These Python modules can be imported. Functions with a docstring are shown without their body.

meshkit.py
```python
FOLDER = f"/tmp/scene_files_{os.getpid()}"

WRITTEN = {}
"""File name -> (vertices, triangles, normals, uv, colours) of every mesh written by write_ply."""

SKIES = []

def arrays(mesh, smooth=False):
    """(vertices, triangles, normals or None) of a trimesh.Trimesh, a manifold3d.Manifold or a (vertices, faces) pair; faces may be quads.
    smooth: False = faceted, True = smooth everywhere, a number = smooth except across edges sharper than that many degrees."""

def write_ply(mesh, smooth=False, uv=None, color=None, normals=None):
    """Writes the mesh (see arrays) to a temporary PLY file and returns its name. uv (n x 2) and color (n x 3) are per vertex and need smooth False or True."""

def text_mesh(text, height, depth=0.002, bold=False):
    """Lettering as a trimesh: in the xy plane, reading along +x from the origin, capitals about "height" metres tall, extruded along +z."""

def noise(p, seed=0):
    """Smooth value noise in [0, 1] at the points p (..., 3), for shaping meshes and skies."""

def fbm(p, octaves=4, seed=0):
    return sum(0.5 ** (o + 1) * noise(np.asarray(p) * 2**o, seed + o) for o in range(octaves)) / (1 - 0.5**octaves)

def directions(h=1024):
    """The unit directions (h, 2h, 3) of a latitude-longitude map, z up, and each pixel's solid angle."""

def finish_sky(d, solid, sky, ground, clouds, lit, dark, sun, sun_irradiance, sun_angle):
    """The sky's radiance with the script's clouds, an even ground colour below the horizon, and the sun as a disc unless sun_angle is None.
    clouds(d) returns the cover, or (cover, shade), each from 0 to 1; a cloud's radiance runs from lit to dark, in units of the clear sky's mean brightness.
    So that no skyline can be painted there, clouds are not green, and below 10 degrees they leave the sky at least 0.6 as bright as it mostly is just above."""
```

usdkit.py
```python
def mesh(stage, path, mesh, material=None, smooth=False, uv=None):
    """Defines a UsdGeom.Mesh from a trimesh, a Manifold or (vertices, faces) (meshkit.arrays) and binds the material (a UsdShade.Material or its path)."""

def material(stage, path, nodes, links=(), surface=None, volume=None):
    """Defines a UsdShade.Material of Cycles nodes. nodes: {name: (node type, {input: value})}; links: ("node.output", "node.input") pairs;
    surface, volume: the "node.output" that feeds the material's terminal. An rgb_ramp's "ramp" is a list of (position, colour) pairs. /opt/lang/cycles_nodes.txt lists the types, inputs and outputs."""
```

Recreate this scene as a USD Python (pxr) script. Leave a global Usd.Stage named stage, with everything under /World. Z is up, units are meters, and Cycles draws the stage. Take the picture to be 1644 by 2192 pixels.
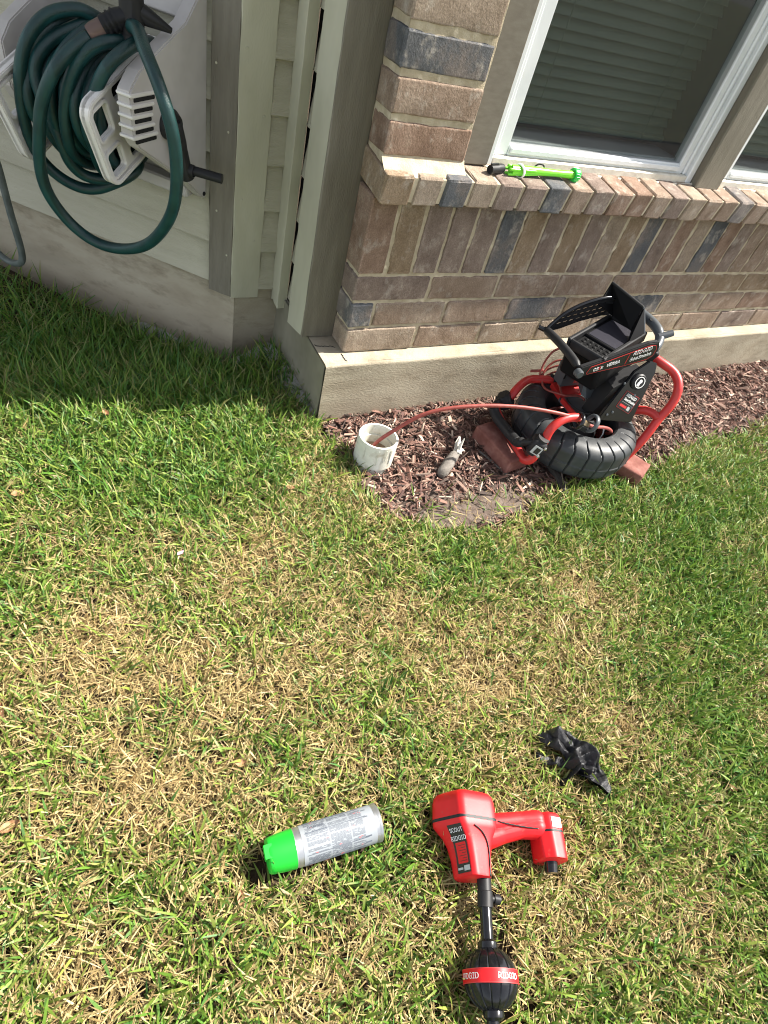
import math, random, numpy as np, trimesh, manifold3d as m3, usdkit, meshkit
from pxr import Usd, UsdGeom, UsdLux, UsdShade, Gf, Sdf, Vt
from scipy.interpolate import CubicSpline
from shapely.geometry import Polygon

stage = Usd.Stage.CreateInMemory()
UsdGeom.SetStageUpAxis(stage, UsdGeom.Tokens.z)
UsdGeom.SetStageMetersPerUnit(stage, 1.0)
W = UsdGeom.Xform.Define(stage, '/World')
UsdGeom.Scope.Define(stage, '/World/Looks')
A = np.array
rng = np.random.default_rng(7)

# ---------------------------------------------------------------- camera, sky, sun, exposure
cam = UsdGeom.Camera.Define(stage, '/World/camera')
cam.CreateHorizontalApertureAttr(36.0); cam.CreateVerticalApertureAttr(48.0)
cam.CreateFocalLengthAttr(27.85); cam.CreateClippingRangeAttr(Gf.Vec2f(0.05, 500))
cx_, dn_, fw_ = A([0.88110, -0.41721, 0.22269]), A([-0.17927, -0.73038, -0.65909]), A([0.43763, 0.54081, -0.71834])
CAM = A([-0.7596, -1.3734, 1.2164])
M = np.eye(4); M[0, :3] = cx_; M[1, :3] = -dn_; M[2, :3] = -fw_; M[3, :3] = CAM
cam.AddTransformOp().Set(Gf.Matrix4d(*M.ravel().tolist()))
EXPOSURE = 1.50
cam.CreateExposureAttr(EXPOSURE)

SUN_EL, SUN_AZ = math.radians(50), math.radians(-8)          # azimuth counted from +x towards +y
sd = A([math.cos(SUN_EL) * math.cos(SUN_AZ), math.cos(SUN_EL) * math.sin(SUN_AZ), math.sin(SUN_EL)])
sky_mat = usdkit.material(stage, '/World/Looks/sky', {
    's': ('sky_texture', {'sky_type': 'single_scattering', 'sun_disc': False, 'sun_elevation': SUN_EL, 'sun_rotation': math.atan2(sd[0], sd[1]), 'aerosol_density': 2.0}),
    'h': ('hsv', {'saturation': 0.4}), 'b': ('background_shader', {'strength': 0.09})}, [('s.color', 'h.color'), ('h.color', 'b.color')], surface='b.background')
dome = UsdLux.DomeLight.Define(stage, '/World/sky')
UsdShade.MaterialBindingAPI.Apply(dome.GetPrim()).Bind(sky_mat)
sun = UsdLux.DistantLight.Define(stage, '/World/sun')
sun.CreateIntensityAttr(1.25); sun.CreateNormalizeAttr(True); sun.CreateAngleAttr(0.8); sun.CreateColorAttr(Gf.Vec3f(1, 0.95, 0.87))
z_ = sd; x_ = np.cross([0, 0, 1.], z_); x_ /= np.linalg.norm(x_); y_ = np.cross(z_, x_)
Ms = np.eye(4); Ms[0, :3] = x_; Ms[1, :3] = y_; Ms[2, :3] = z_
sun.AddTransformOp().Set(Gf.Matrix4d(*Ms.ravel().tolist()))

# ---------------------------------------------------------------- prim helpers
used = {}
def numbered(parent, name):
    k = (parent, name); n = used.get(k, 0); used[k] = n + 1
    return name if n == 0 else f'{name}_{n:03d}'
BASE = {}
def tag(p, **kw):
    p = p if isinstance(p, Usd.Prim) else p.GetPrim()
    for k, v in kw.items(): p.SetCustomDataByKey(k, v)
    return p
def thing(name, label, cat, base=(0, 0, 0), **kw):
    path = '/World/' + numbered('/World', name)
    x = UsdGeom.Xform.Define(stage, path); x.AddTranslateOp().Set(Gf.Vec3d(*map(float, base)))
    BASE[path] = A(base, float)
    tag(x, label=label, category=cat, **kw)
    return path
def arr(mesh):
    if hasattr(mesh, 'to_mesh'):
        q = mesh.to_mesh(); return np.array(q.vert_properties[:, :3], float), np.array(q.tri_verts)
    if isinstance(mesh, (tuple, list)):
        return A(mesh[0], float), A(mesh[1])
    return np.array(mesh.vertices), np.array(mesh.faces)
def join(*ms):
    V, F, n = [], [], 0
    for q in ms:
        v, f = arr(q)
        if f.shape[1] == 4: f = np.vstack([f[:, [0, 1, 2]], f[:, [0, 2, 3]]])
        V.append(v); F.append(f + n); n += len(v)
    return np.vstack(V), np.vstack(F)
def part(parent, name, mesh, mat, smooth=35, label=None, prim=None):
    path = parent + '/' + numbered(parent, name)
    b = next((BASE[k] for k in (parent, parent.rsplit('/', 1)[0]) if k in BASE), np.zeros(3))
    v, f = arr(mesh)
    m = usdkit.mesh(stage, path, (v - b, f), MATS[mat], smooth=smooth)
    if label: tag(m, label=label)
    if prim is not None:
        for k, (typ, val, interp) in prim.items():
            UsdGeom.PrimvarsAPI(m).CreatePrimvar(k, typ, interp).Set(val)
    return path
def single(name, mesh, mat, smooth=35, **kw):
    path = '/World/' + numbered('/World', name)
    m = usdkit.mesh(stage, path, arr(mesh), MATS[mat], smooth=smooth)
    tag(m, **kw)
    return path

# ---------------------------------------------------------------- materials
MATS = {}
def simple(name, col, rough=0.5, metal=0.0, spec=0.5, coat=0.0):
    MATS[name] = usdkit.material(stage, f'/World/Looks/{name}', {'p': ('principled_bsdf', {'base_color': col, 'roughness': rough, 'metallic': metal, 'specular_ior_level': spec, 'coat_weight': coat})}, surface='p.BSDF')
def noisy(name, cols, scale, rough=0.6, bump=0.0, bscale=None, detail=6, stretch=(1, 1, 1), spec=0.5, dist=0.002, island=None, spots=None, splash=None, rough2=None, rot=(0, 0, 0), metal=0.0):
    """ramp of colours over object-space noise, with optional per-island value shift, pale spots and bump"""
    N = {'g': ('texture_coordinate', {}), 'm': ('mapping', {'scale': stretch, 'rotation': rot}), 'n': ('noise_texture', {'scale': scale, 'detail': detail, 'roughness': 0.6}),
         'r': ('rgb_ramp', {'ramp': cols}), 'p': ('principled_bsdf', {'roughness': rough, 'specular_ior_level': spec, 'metallic': metal})}
    L = [('g.object', 'm.vector'), ('m.vector', 'n.vector'), ('n.fac', 'r.fac')]
    out = 'r.color'
    if spots:
        col, sc, lo, hi = spots
        N['sn'] = ('noise_texture', {'scale': sc, 'detail': 5.0, 'roughness': 0.65}); N['sr'] = ('map_range', {'from_min': lo, 'from_max': hi, 'clamp': True}); N['sm'] = ('mix_color', {'b': col})
        L += [('m.vector', 'sn.vector'), ('sn.fac', 'sr.value'), ('sr.result', 'sm.fac'), (out, 'sm.a')]; out = 'sm.result'
    if splash:   # soil thrown up by rain: (colour, z where it is thick, z where it ends)
        N['gp'] = ('geometry', {}); N['sx'] = ('separate_xyz', {}); N['zn'] = ('noise_texture', {'scale': 16.0, 'detail': 6.0, 'roughness': 0.7}); N['za'] = ('math', {'math_type': 'multiply_add', 'value2': -0.16, 'value3': 0.08}); N['zs'] = ('math', {'math_type': 'add'}); N['zr'] = ('map_range', {'from_min': splash[2], 'from_max': splash[1], 'to_max': .55, 'clamp': True}); N['zm'] = ('mix_color', {'b': splash[0]})
        L += [('gp.position', 'sx.vector'), ('m.vector', 'zn.vector'), ('zn.fac', 'za.value1'), ('sx.z', 'zs.value1'), ('za.value', 'zs.value2'), ('zs.value', 'zr.value'), ('zr.result', 'zm.fac'), (out, 'zm.a')]; out = 'zm.result'
    if island:
        N['ge'] = ('geometry', {}); N['ir'] = ('map_range', {'to_min': island[0], 'to_max': island[1]}); N['hs'] = ('hsv', {})
        L += [('ge.random_per_island', 'ir.value'), ('ir.result', 'hs.value'), (out, 'hs.color')]; out = 'hs.color'
    L += [(out, 'p.base_color')]
    if rough2 is not None:
        N['rr'] = ('map_range', {'to_min': rough, 'to_max': rough2}); L += [('n.fac', 'rr.value'), ('rr.result', 'p.roughness')]
    if bump:
        N['bn'] = ('noise_texture', {'scale': bscale or scale * 4, 'detail': 6.0, 'roughness': 0.65}); N['b'] = ('bump', {'strength': bump, 'distance': dist})
        L += [('m.vector', 'bn.vector'), ('bn.fac', 'b.height'), ('b.normal', 'p.normal')]
    MATS[name] = usdkit.material(stage, f'/World/Looks/{name}', N, L, surface='p.BSDF')

def blade_material(name, trans, rough):
    MATS[name] = usdkit.material(stage, f'/World/Looks/{name}', {
        'a': ('attribute', {'attribute': 'tint'}), 'p': ('principled_bsdf', {'roughness': rough, 'specular_ior_level': 0.35}), 't': ('translucent_bsdf', {}), 'x': ('mix_closure', {'fac': trans})},
        [('a.color', 'p.base_color'), ('a.color', 't.color'), ('p.BSDF', 'x.closure1'), ('t.BSDF', 'x.closure2')], surface='x.closure')

brick_pal = {'brick_brown': [(0.28, (0.147, 0.101, 0.070)), (.42, (0.230, 0.166, 0.120)), (.55, (0.271, 0.201, 0.150)), (.72, (0.368, 0.293, 0.224))],
             'brick_rust': [(0.28, (0.133, 0.083, 0.060)), (.42, (0.207, 0.136, 0.096)), (.55, (0.258, 0.175, 0.128)), (.72, (0.354, 0.276, 0.208))],
             'brick_mauve': [(0.28, (0.106, 0.077, 0.062)), (.42, (0.184, 0.138, 0.112)), (.55, (0.230, 0.175, 0.144)), (.72, (0.340, 0.280, 0.228))],
             'brick_tan': [(0.28, (0.175, 0.130, 0.092)), (.42, (0.262, 0.203, 0.150)), (.55, (0.308, 0.241, 0.181)), (.72, (0.405, 0.333, 0.256))],
             'brick_slate': [(0.30, (.070, .075, .083)), (.46, (.115, .118, .124)), (.56, (.165, .14, .125)), (.70, (.28, .225, .19))],
             'brick_ochre': [(0.28, (0.138, 0.096, 0.056)), (.42, (0.221, 0.158, 0.100)), (.55, (0.262, 0.193, 0.128)), (.72, (0.350, 0.276, 0.200))]}
for k, v in brick_pal.items():
    sc = 15 if k != 'brick_slate' else 8
    N = {'g': ('texture_coordinate', {}), 'oi': ('object_info', {}), 'of': ('combine_xyz', {}), 'sc': ('math', {'math_type': 'multiply', 'value2': 37.0}), 'va': ('mix_vector', {'fac': 0.5}), 'm': ('mapping', {'scale': (2, 2, 1.5)}),
         'n': ('noise_texture', {'scale': sc, 'detail': 9.0, 'roughness': 0.68}), 'r': ('rgb_ramp', {'ramp': v}),
         'gn': ('noise_texture', {'scale': 330.0, 'detail': 3.0, 'roughness': 0.7}), 'gr': ('map_range', {'from_min': .3, 'from_max': .7, 'to_min': .70, 'to_max': 1.25}), 'gh': ('hsv', {'saturation': 0.97 if k != 'brick_slate' else 0.8}),
         'sn': ('noise_texture', {'scale': 26.0, 'detail': 8.0, 'roughness': 0.7}), 'sr': ('map_range', {'from_min': .54, 'from_max': .78, 'to_max': .85}), 'sm': ('mix_color', {'b': (.50, .455, .39)}),
         'pn': ('noise_texture', {'scale': 120.0, 'detail': 6.0, 'roughness': 0.75}), 'b': ('bump', {'strength': 1.0, 'distance': 0.0042}), 'p': ('principled_bsdf', {'roughness': 0.95, 'specular_ior_level': 0.12})}
    L = [('oi.random', 'sc.value1'), ('sc.value', 'of.x'), ('sc.value', 'of.y'), ('g.object', 'va.a'), ('of.vector', 'va.b'), ('va.result', 'm.vector'), ('m.vector', 'n.vector'), ('n.fac', 'r.fac'), ('m.vector', 'gn.vector'), ('gn.fac', 'gr.value'), ('gr.result', 'gh.value'), ('r.color', 'gh.color'),
         ('m.vector', 'sn.vector'), ('sn.fac', 'sr.value'), ('sr.result', 'sm.fac'), ('gh.color', 'sm.a'), ('sm.result', 'p.base_color'), ('m.vector', 'pn.vector'), ('pn.fac', 'b.height'), ('b.normal', 'p.normal')]
    MATS[k] = usdkit.material(stage, f'/World/Looks/{k}', N, L, surface='p.BSDF')
noisy('mortar', [(0.3, (.36, .30, .205)), (.5, (.475, .405, .29)), (.7, (.57, .50, .375))], 30, 0.95, bump=0.8, bscale=260, spec=0.1, dist=0.003)
noisy('concrete', [(0.25, (.245, .205, .145)), (.42, (.325, .28, .205)), (.58, (.385, .34, .255)), (.78, (.315, .268, .19))], 4.0, 0.92, bump=0.8, bscale=110, spec=0.15, dist=0.003, stretch=(1, 1, 2.6), splash=((.17, .135, .095), -.03, .085), spots=((.22, .185, .13), 10, .52, .76))
noisy('concrete_footing', [(0.25, (.20, .19, .17)), (.5, (.33, .315, .285)), (.75, (.42, .40, .37))], 9, 0.95, bump=0.7, bscale=90, spec=0.1, dist=0.004)
noisy('painted_concrete', [(0.3, (.16, .148, .105)), (.5, (.20, .185, .135)), (.75, (.25, .23, .175))], 7, 0.85, bump=0.5, bscale=90, spec=0.2, dist=0.002)
noisy('siding_paint', [(0.3, (.415, .39, .295)), (.5, (.45, .425, .325)), (.7, (.48, .455, .355))], 5, 0.62, bump=1.0, bscale=60, stretch=(1, 1, 9), spec=0.3, dist=0.0032, island=(.95, 1.04))
noisy('sage_trim', [(0.3, (.395, .38, .285)), (.5, (.435, .42, .32)), (.7, (.47, .455, .35))], 6, 0.55, bump=0.5, bscale=90, stretch=(2.0, 2.0, .8), spec=0.35, dist=0.0016)
noisy('taupe_trim', [(0.3, (.140, .126, .096)), (.5, (.166, .150, .116)), (.7, (.195, .178, .14))], 12, 0.6, bump=0.9, bscale=110, stretch=(4, 4, .45), spec=0.35, dist=0.003)
noisy('taupe_smooth', [(0.3, (.145, .128, .10)), (.5, (.165, .148, .117)), (.7, (.185, .168, .135))], 30, 0.7, bump=0.3, bscale=300, stretch=(1, 1, 3), spec=0.25, dist=0.001)
noisy('window_white', [(0.3, (.57, .595, .605)), (.7, (.66, .68, .685))], 12, 0.35, bump=0.06, bscale=200, spec=0.5, dist=0.001, spots=((.55, .53, .48), 22, .62, .8))
noisy('caulk', [(0.3, (.46, .43, .36)), (.6, (.58, .55, .47))], 40, 0.7, bump=0.3, bscale=90, dist=0.002)
MATS['glass'] = usdkit.material(stage, '/World/Looks/glass', {'t': ('transparent_bsdf', {'color': (.86, .92, .88)}), 'g': ('glossy_bsdf', {'roughness': 0.02, 'color': (.95, 1, .97)}), 'w': ('layer_weight', {'blend': 0.5}),
    'p': ('math', {'math_type': 'power', 'value2': 4.0}), 'a': ('math', {'math_type': 'multiply_add', 'value2': 0.85, 'value3': 0.09}), 'x': ('mix_closure', {})},
    [('w.facing', 'p.value1'), ('p.value', 'a.value1'), ('a.value', 'x.fac'), ('t.BSDF', 'x.closure1'), ('g.BSDF', 'x.closure2')], surface='x.closure')
MATS['insect_screen'] = usdkit.material(stage, '/World/Looks/insect_screen', {'t': ('transparent_bsdf', {}), 'd': ('principled_bsdf', {'base_color': (.010, .011, .011), 'roughness': 0.7, 'specular_ior_level': 0.2}), 'x': ('mix_closure', {'fac': 0.36})},
    [('t.BSDF', 'x.closure1'), ('d.BSDF', 'x.closure2')], surface='x.closure')
simple('blind_slat', (.065, .095, .076), 0.55); simple('room_dark', (.022, .022, .021), 0.9); simple('inner_sill', (.42, .42, .45), 0.5)
noisy('soil', [(0.3, (.030, .021, .014)), (.5, (.055, .038, .026)), (.7, (.085, .062, .043))], 45, 0.95, bump=1.0, bscale=140, spec=0.1, dist=0.008)
noisy('bed_soil', [(0.3, (.085, .062, .05)), (.5, (.13, .10, .082)), (.7, (.18, .145, .12))], 40, 0.95, bump=1.0, bscale=130, spec=0.1, dist=0.006)
noisy('far_turf', [(0.3, (.06, .075, .025)), (.5, (.12, .12, .05)), (.7, (.20, .17, .09))], 14, 0.95, bump=1.0, bscale=120, spec=0.1, dist=0.02)
blade_material('blade', 0.20, 0.48)
blade_material('chip', 0.0, 0.85)
noisy('reel_plastic', [(0.3, (.40, .375, .355)), (.5, (.45, .425, .405)), (.75, (.50, .475, .45))], 9, 0.5, bump=0.15, bscale=160, spec=0.4, dist=0.001)
noisy('reel_plastic_pale', [(0.3, (.60, .575, .54)), (.5, (.66, .635, .60)), (.75, (.71, .69, .655))], 9, 0.5, bump=0.12, bscale=160, spec=0.4, dist=0.001)
noisy('hose_green', [(0.3, (.0025, .020, .020)), (.5, (.0035, .028, .027)), (.75, (.006, .040, .037))], 30, 0.38, bump=0.6, bscale=260, spec=0.5, dist=0.0016)
noisy('hose_grey', [(0.3, (.05, .062, .055)), (.5, (.075, .09, .08)), (.75, (.11, .125, .11))], 30, 0.55, bump=0.3, bscale=300, dist=0.001)
noisy('black_plastic', [(0.3, (.010, .010, .011)), (.6, (.014, .014, .015)), (.8, (.028, .027, .026))], 18, 0.48, bump=0.12, bscale=240, spec=0.3, dist=0.0008, rough2=0.55)
simple('gloss_black', (.006, .006, .007), 0.16, spec=0.5); simple('matte_black', (.004, .004, .0045), 0.6, spec=0.12); simple('grey_plastic', (.055, .062, .068), 0.42); simple('hole_black', (.004, .004, .004), 0.9)
noisy('tyre_black', [(0.3, (.014, .016, .017)), (.55, (.024, .027, .029)), (.8, (.06, .062, .06))], 22, 0.36, bump=0.2, bscale=170, spec=0.5, dist=0.001, rough2=0.6)
noisy('red_tube', [(0.3, (.40, .018, .016)), (.6, (.48, .028, .024)), (.85, (.42, .06, .05))], 26, 0.42, bump=0.08, bscale=200, spec=0.5, dist=0.001)
noisy('cable_red', [(0.3, (.20, .036, .028)), (.6, (.27, .058, .044)), (.8, (.33, .11, .085))], 60, 0.5, bump=0.15, bscale=400, dist=0.0006)
noisy('locator_red', [(0.3, (.56, .008, .012)), (.6, (.62, .012, .016)), (.85, (.58, .025, .026))], 20, 0.40, bump=0.10, bscale=260, spec=0.35, spots=((.30, .075, .06), 55, .62, .80), rough2=.52, dist=0.0006)
simple('brass', (.45, .34, .20), 0.35, metal=1.0); simple('old_brass', (.13, .085, .07), 0.45, metal=0.3); simple('steel', (.50, .50, .50), 0.3, metal=1.0); simple('white_print', (.78, .78, .76), 0.6)
simple('red_print', (.55, .03, .03), 0.5); simple('label_black', (.012, .012, .012), 0.4); simple('label_grey', (.42, .43, .42), 0.5); simple('screen_glass', (.035, .034, .042), 0.22)
noisy('can_metal', [(0.3, (.44, .45, .46)), (.7, (.52, .53, .54))], 40, 0.36, metal=0.85)
simple('can_label', (.245, .265, .285), 0.5, spec=0.3); simple('can_text', (.105, .12, .145), 0.6, spec=0.2); simple('can_red', (.55, .06, .06), 0.5)
simple('cap_green', (.010, .40, .028), 0.36); simple('tube_green', (.16, .62, .03), 0.32); simple('tube_green_dark', (.02, .42, .06), 0.25)
noisy('pvc', [(0.3, (.50, .50, .42)), (.5, (.60, .60, .52)), (.75, (.66, .66, .58))], 25, 0.4, bump=0.08, bscale=200, dist=0.001, spots=((.30, .265, .18), 24, .52, .74))
noisy('pipe_water', [(0.3, (.16, .105, .065)), (.7, (.30, .21, .14))], 50, 0.35)
noisy('paver_red', [(0.3, (.145, .055, .044)), (.5, (.195, .082, .066)), (.75, (.27, .135, .112))], 30, 0.92, bump=0.5, bscale=350, spec=0.15, dist=0.002, spots=((.07, .045, .04), 28, .66, .72))
noisy('weathered_wood', [(0.3, (.08, .07, .058)), (.5, (.17, .15, .13)), (.75, (.28, .26, .23))], 14, 0.9, bump=0.8, bscale=120, dist=0.004, stretch=(.6, 1.6, 1))
noisy('dark_wood', [(0.3, (.02, .017, .014)), (.6, (.05, .042, .035))], 20, 0.9, bump=0.8, bscale=120, dist=0.004)
noisy('frayed_wood', [(0.3, (.42, .39, .32)), (.7, (.62, .60, .53))], 60, 0.85, bump=0.3, bscale=200)
noisy('dry_leaf', [(0.3, (.22, .10, .045)), (.5, (.34, .18, .085)), (.7, (.46, .30, .17))], 45, 0.7, bump=0.3, bscale=150, dist=0.002)
simple('petal_pink', (.62, .40, .62), 0.5)
noisy('glove_black', [(0.3, (.007, .007, .008)), (.6, (.012, .012, .014)), (.85, (.020, .020, .022))], 30, 0.45, bump=0.6, bscale=140, spec=0.32, dist=0.003)

# ---------------------------------------------------------------- mesh helpers
def frame_box(o, ex, ey, ez, lo, hi):
    """box with corners lo..hi in the frame (o; ex, ey, ez)"""
    v = A([[x, y, z] for x in (lo[0], hi[0]) for y in (lo[1], hi[1]) for z in (lo[2], hi[2])], float)
    f = A([[0, 1, 3, 2], [4, 6, 7, 5], [0, 4, 5, 1], [2, 3, 7, 6], [0, 2, 6, 4], [1, 5, 7, 3]])
    return join((A(o) + v @ np.vstack([ex, ey, ez]), f))
X, Y, Z = np.eye(3)
def box(lo, hi): return frame_box((0, 0, 0), X, Y, Z, lo, hi)
def hull_pts(pts): return arr(trimesh.convex.convex_hull(A(pts)))
def chamfer_box(lo, hi, c, o=(0, 0, 0), ex=X, ey=Y, ez=Z, jit=0.0, r=None):
    lo, hi = A(lo, float), A(hi, float); P = []
    for s in np.ndindex(2, 2, 2):
        k = A([lo[i] if s[i] == 0 else hi[i] for i in range(3)]); d = A([c if s[i] == 0 else -c for i in range(3)])
        for a in range(3):
            e = d.copy(); e[a] = 0; P.append(k + e + (r.normal(0, jit, 3) if jit else 0))
    v, f = hull_pts(P)
    return A(o) + v @ np.vstack([ex, ey, ez]), f
def spline(pts, n):
    p = A(pts, float); t = np.r_[0, np.cumsum(np.linalg.norm(np.diff(p, axis=0), axis=1) ** .5)]
    return CubicSpline(t, p)(np.linspace(0, t[-1], n))
def tube(path, rad, n=12, caps=True):
    p = A(path, float); m = len(p); rad = np.broadcast_to(rad, m)
    T = np.gradient(p, axis=0); T /= np.linalg.norm(T, axis=1)[:, None]
    N = np.cross(T[0], [0, 0, 1.]); N = np.cross(T[0], [1., 0, 0]) if np.linalg.norm(N) < .1 else N; N /= np.linalg.norm(N)
    a = np.linspace(0, 2 * np.pi, n, endpoint=False); V = []
    for i in range(m):
        N = N - T[i] * (N @ T[i]); N /= np.linalg.norm(N); B = np.cross(T[i], N)
        V.append(p[i] + rad[i] * (np.cos(a)[:, None] * N + np.sin(a)[:, None] * B))
    V = np.vstack(V); i, j = np.meshgrid(np.arange(m - 1), np.arange(n), indexing='ij'); j2 = (j + 1) % n
    F = np.stack([i * n + j, i * n + j2, (i + 1) * n + j2, (i + 1) * n + j], -1).reshape(-1, 4)
    F = np.vstack([F[:, [0, 1, 2]], F[:, [0, 2, 3]]])
    if caps:
        V = np.vstack([V, p[0], p[-1]]); k = np.arange(n); k2 = (k + 1) % n
        F = np.vstack([F, np.stack([k2, k, np.full(n, m * n)], 1), np.stack([(m - 1) * n + k, (m - 1) * n + k2, np.full(n, m * n + 1)], 1)])
    return V, F
def lathe(prof, o=(0, 0, 0), axis=Z, n=48, closed=False):
    """prof: (radius, height) along the axis from o"""
    prof = A(prof, float); ax = A(axis, float) / np.linalg.norm(axis)
    e1 = np.cross(ax, [0.3, 0.2, 1.0]) if abs(ax[2]) < .95 else np.cross(ax, [1., 0, 0]); e1 /= np.linalg.norm(e1); e2 = np.cross(ax, e1)
    a = np.linspace(0, 2 * np.pi, n, endpoint=False); m = len(prof)
    V = (A(o) + prof[:, None, 1, None] * ax + prof[:, None, 0, None] * (np.cos(a)[None, :, None] * e1 + np.sin(a)[None, :, None] * e2)).reshape(-1, 3)
    i, j = np.meshgrid(np.arange(m if closed else m - 1), np.arange(n), indexing='ij'); j2 = (j + 1) % n; i2 = (i + 1) % m
    F = np.stack([i * n + j, i * n + j2, i2 * n + j2, i2 * n + j], -1).reshape(-1, 4)
    return V, np.vstack([F[:, [0, 1, 2]], F[:, [0, 2, 3]]])
def plate(poly, th, o, ex, ey, holes=(), bevel=0.0):
    """polygon in the (ex, ey) plane at o, extruded th along ex x ey, with softened rims"""
    ex, ey = A(ex, float), A(ey, float); ez = np.cross(ex, ey); ez /= np.linalg.norm(ez)
    P = Polygon(poly, holes)
    if bevel:
        layers = [(P.buffer(-bevel), 0, bevel), (P, bevel, th - bevel), (P.buffer(-bevel), th - bevel, th)]
    else: layers = [(P, 0, th)]
    ms = []
    for g, a, b in layers:
        for q in getattr(g, 'geoms', [g]):
            if q.is_empty or b - a <= 0: continue
            t = trimesh.creation.extrude_polygon(q, b - a, engine='earcut'); t.apply_translation([0, 0, a]); ms.append(t)
    v, f = join(*ms)
    return A(o) + v @ np.vstack([ex, ey, ez]), f
def rounded(poly, r, n=4): return list(Polygon(poly).buffer(-r, join_style=2).buffer(r, quad_segs=n).exterior.coords)[:-1]
def text(s, h, o, ex, ey, depth=0.0008, bold=False, shear=0.0, centre=False):
    t = meshkit.text_mesh(s, h, depth, bold); v, f = arr(t); v = v.copy()
    if centre: v[:, 0] -= (v[:, 0].min() + v[:, 0].max()) / 2
    v[:, 0] += shear * v[:, 1]; ez = np.cross(ex, ey)
    return A(o) + v @ np.vstack([ex, ey, ez]), f
def grid(u, v, fn):
    U, V_ = np.meshgrid(u, v, indexing='ij'); P = fn(U.ravel(), V_.ravel()); n, m = len(u), len(v)
    i, j = np.meshgrid(np.arange(n - 1), np.arange(m - 1), indexing='ij'); q = i * m + j
    F = np.stack([q, q + m, q + m + 1, q + 1], -1).reshape(-1, 4)
    return P, np.vstack([F[:, [0, 1, 2]], F[:, [0, 2, 3]]])
def sstep(a, b, x): t = np.clip((x - a) / (b - a), 0, 1); return t * t * (3 - 2 * t)
def nz(x, y, s, seed=0): return meshkit.noise(np.stack([x * s, y * s, np.full_like(x, seed * 3.7)], -1), seed)

# ================================================================ GROUND
LO, LT, LN = A([-.2387, .3599, 0]), A([.70711, -.70711, 0]), A([-.70711, -.70711, 0])   # the angled siding wall: origin, along, outward
def lw(t, w, z): return LO + LT * t + LN * w + Z * z
BED = A([(-.06, -.03), (-.06, -.19), (-.06, -.31), (-.02, -.45), (.03, -.55), (.16, -.60), (.34, -.585), (.43, -.55), (.61, -.525), (.82, -.525), (1.02, -.51), (1.37, -.465), (1.9, -.40), (3.2, -.2), (3.2, .02), (-.06, .02)])
import shapely
BEDP = Polygon(BED)
def in_bed(x, y, wob=0.03):
    wx = ((nz(x, y, 9, 4) - .5) + .6 * (nz(x, y, 31, 14) - .5)) * 2.2 * wob; wy = ((nz(x, y, 9, 5) - .5) + .6 * (nz(x, y, 31, 15) - .5)) * 2.2 * wob
    return shapely.contains_xy(BEDP, x + wx, y + wy)
def gz(x, y):
    x, y = np.asarray(x, float), np.asarray(y, float)
    z = -.085 * sstep(.0, .45, y) * (1 - .45 * sstep(-.55, -1.0, x)) * sstep(-.02, -.25, x)
    z = z + (nz(x, y, 3, 1) - .5) * .018 * sstep(.3, -.2, y) + (nz(x, y, 13, 2) - .5) * .008
    d = shapely.distance(shapely.points(x, y), BEDP)
    z = z - .006 * sstep(.05, 0, d)
    z = z + .022 * sstep(0.3, 1.6, x) * sstep(-.55, -.25, y)          # the bed climbs a little to the right
    return z
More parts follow.
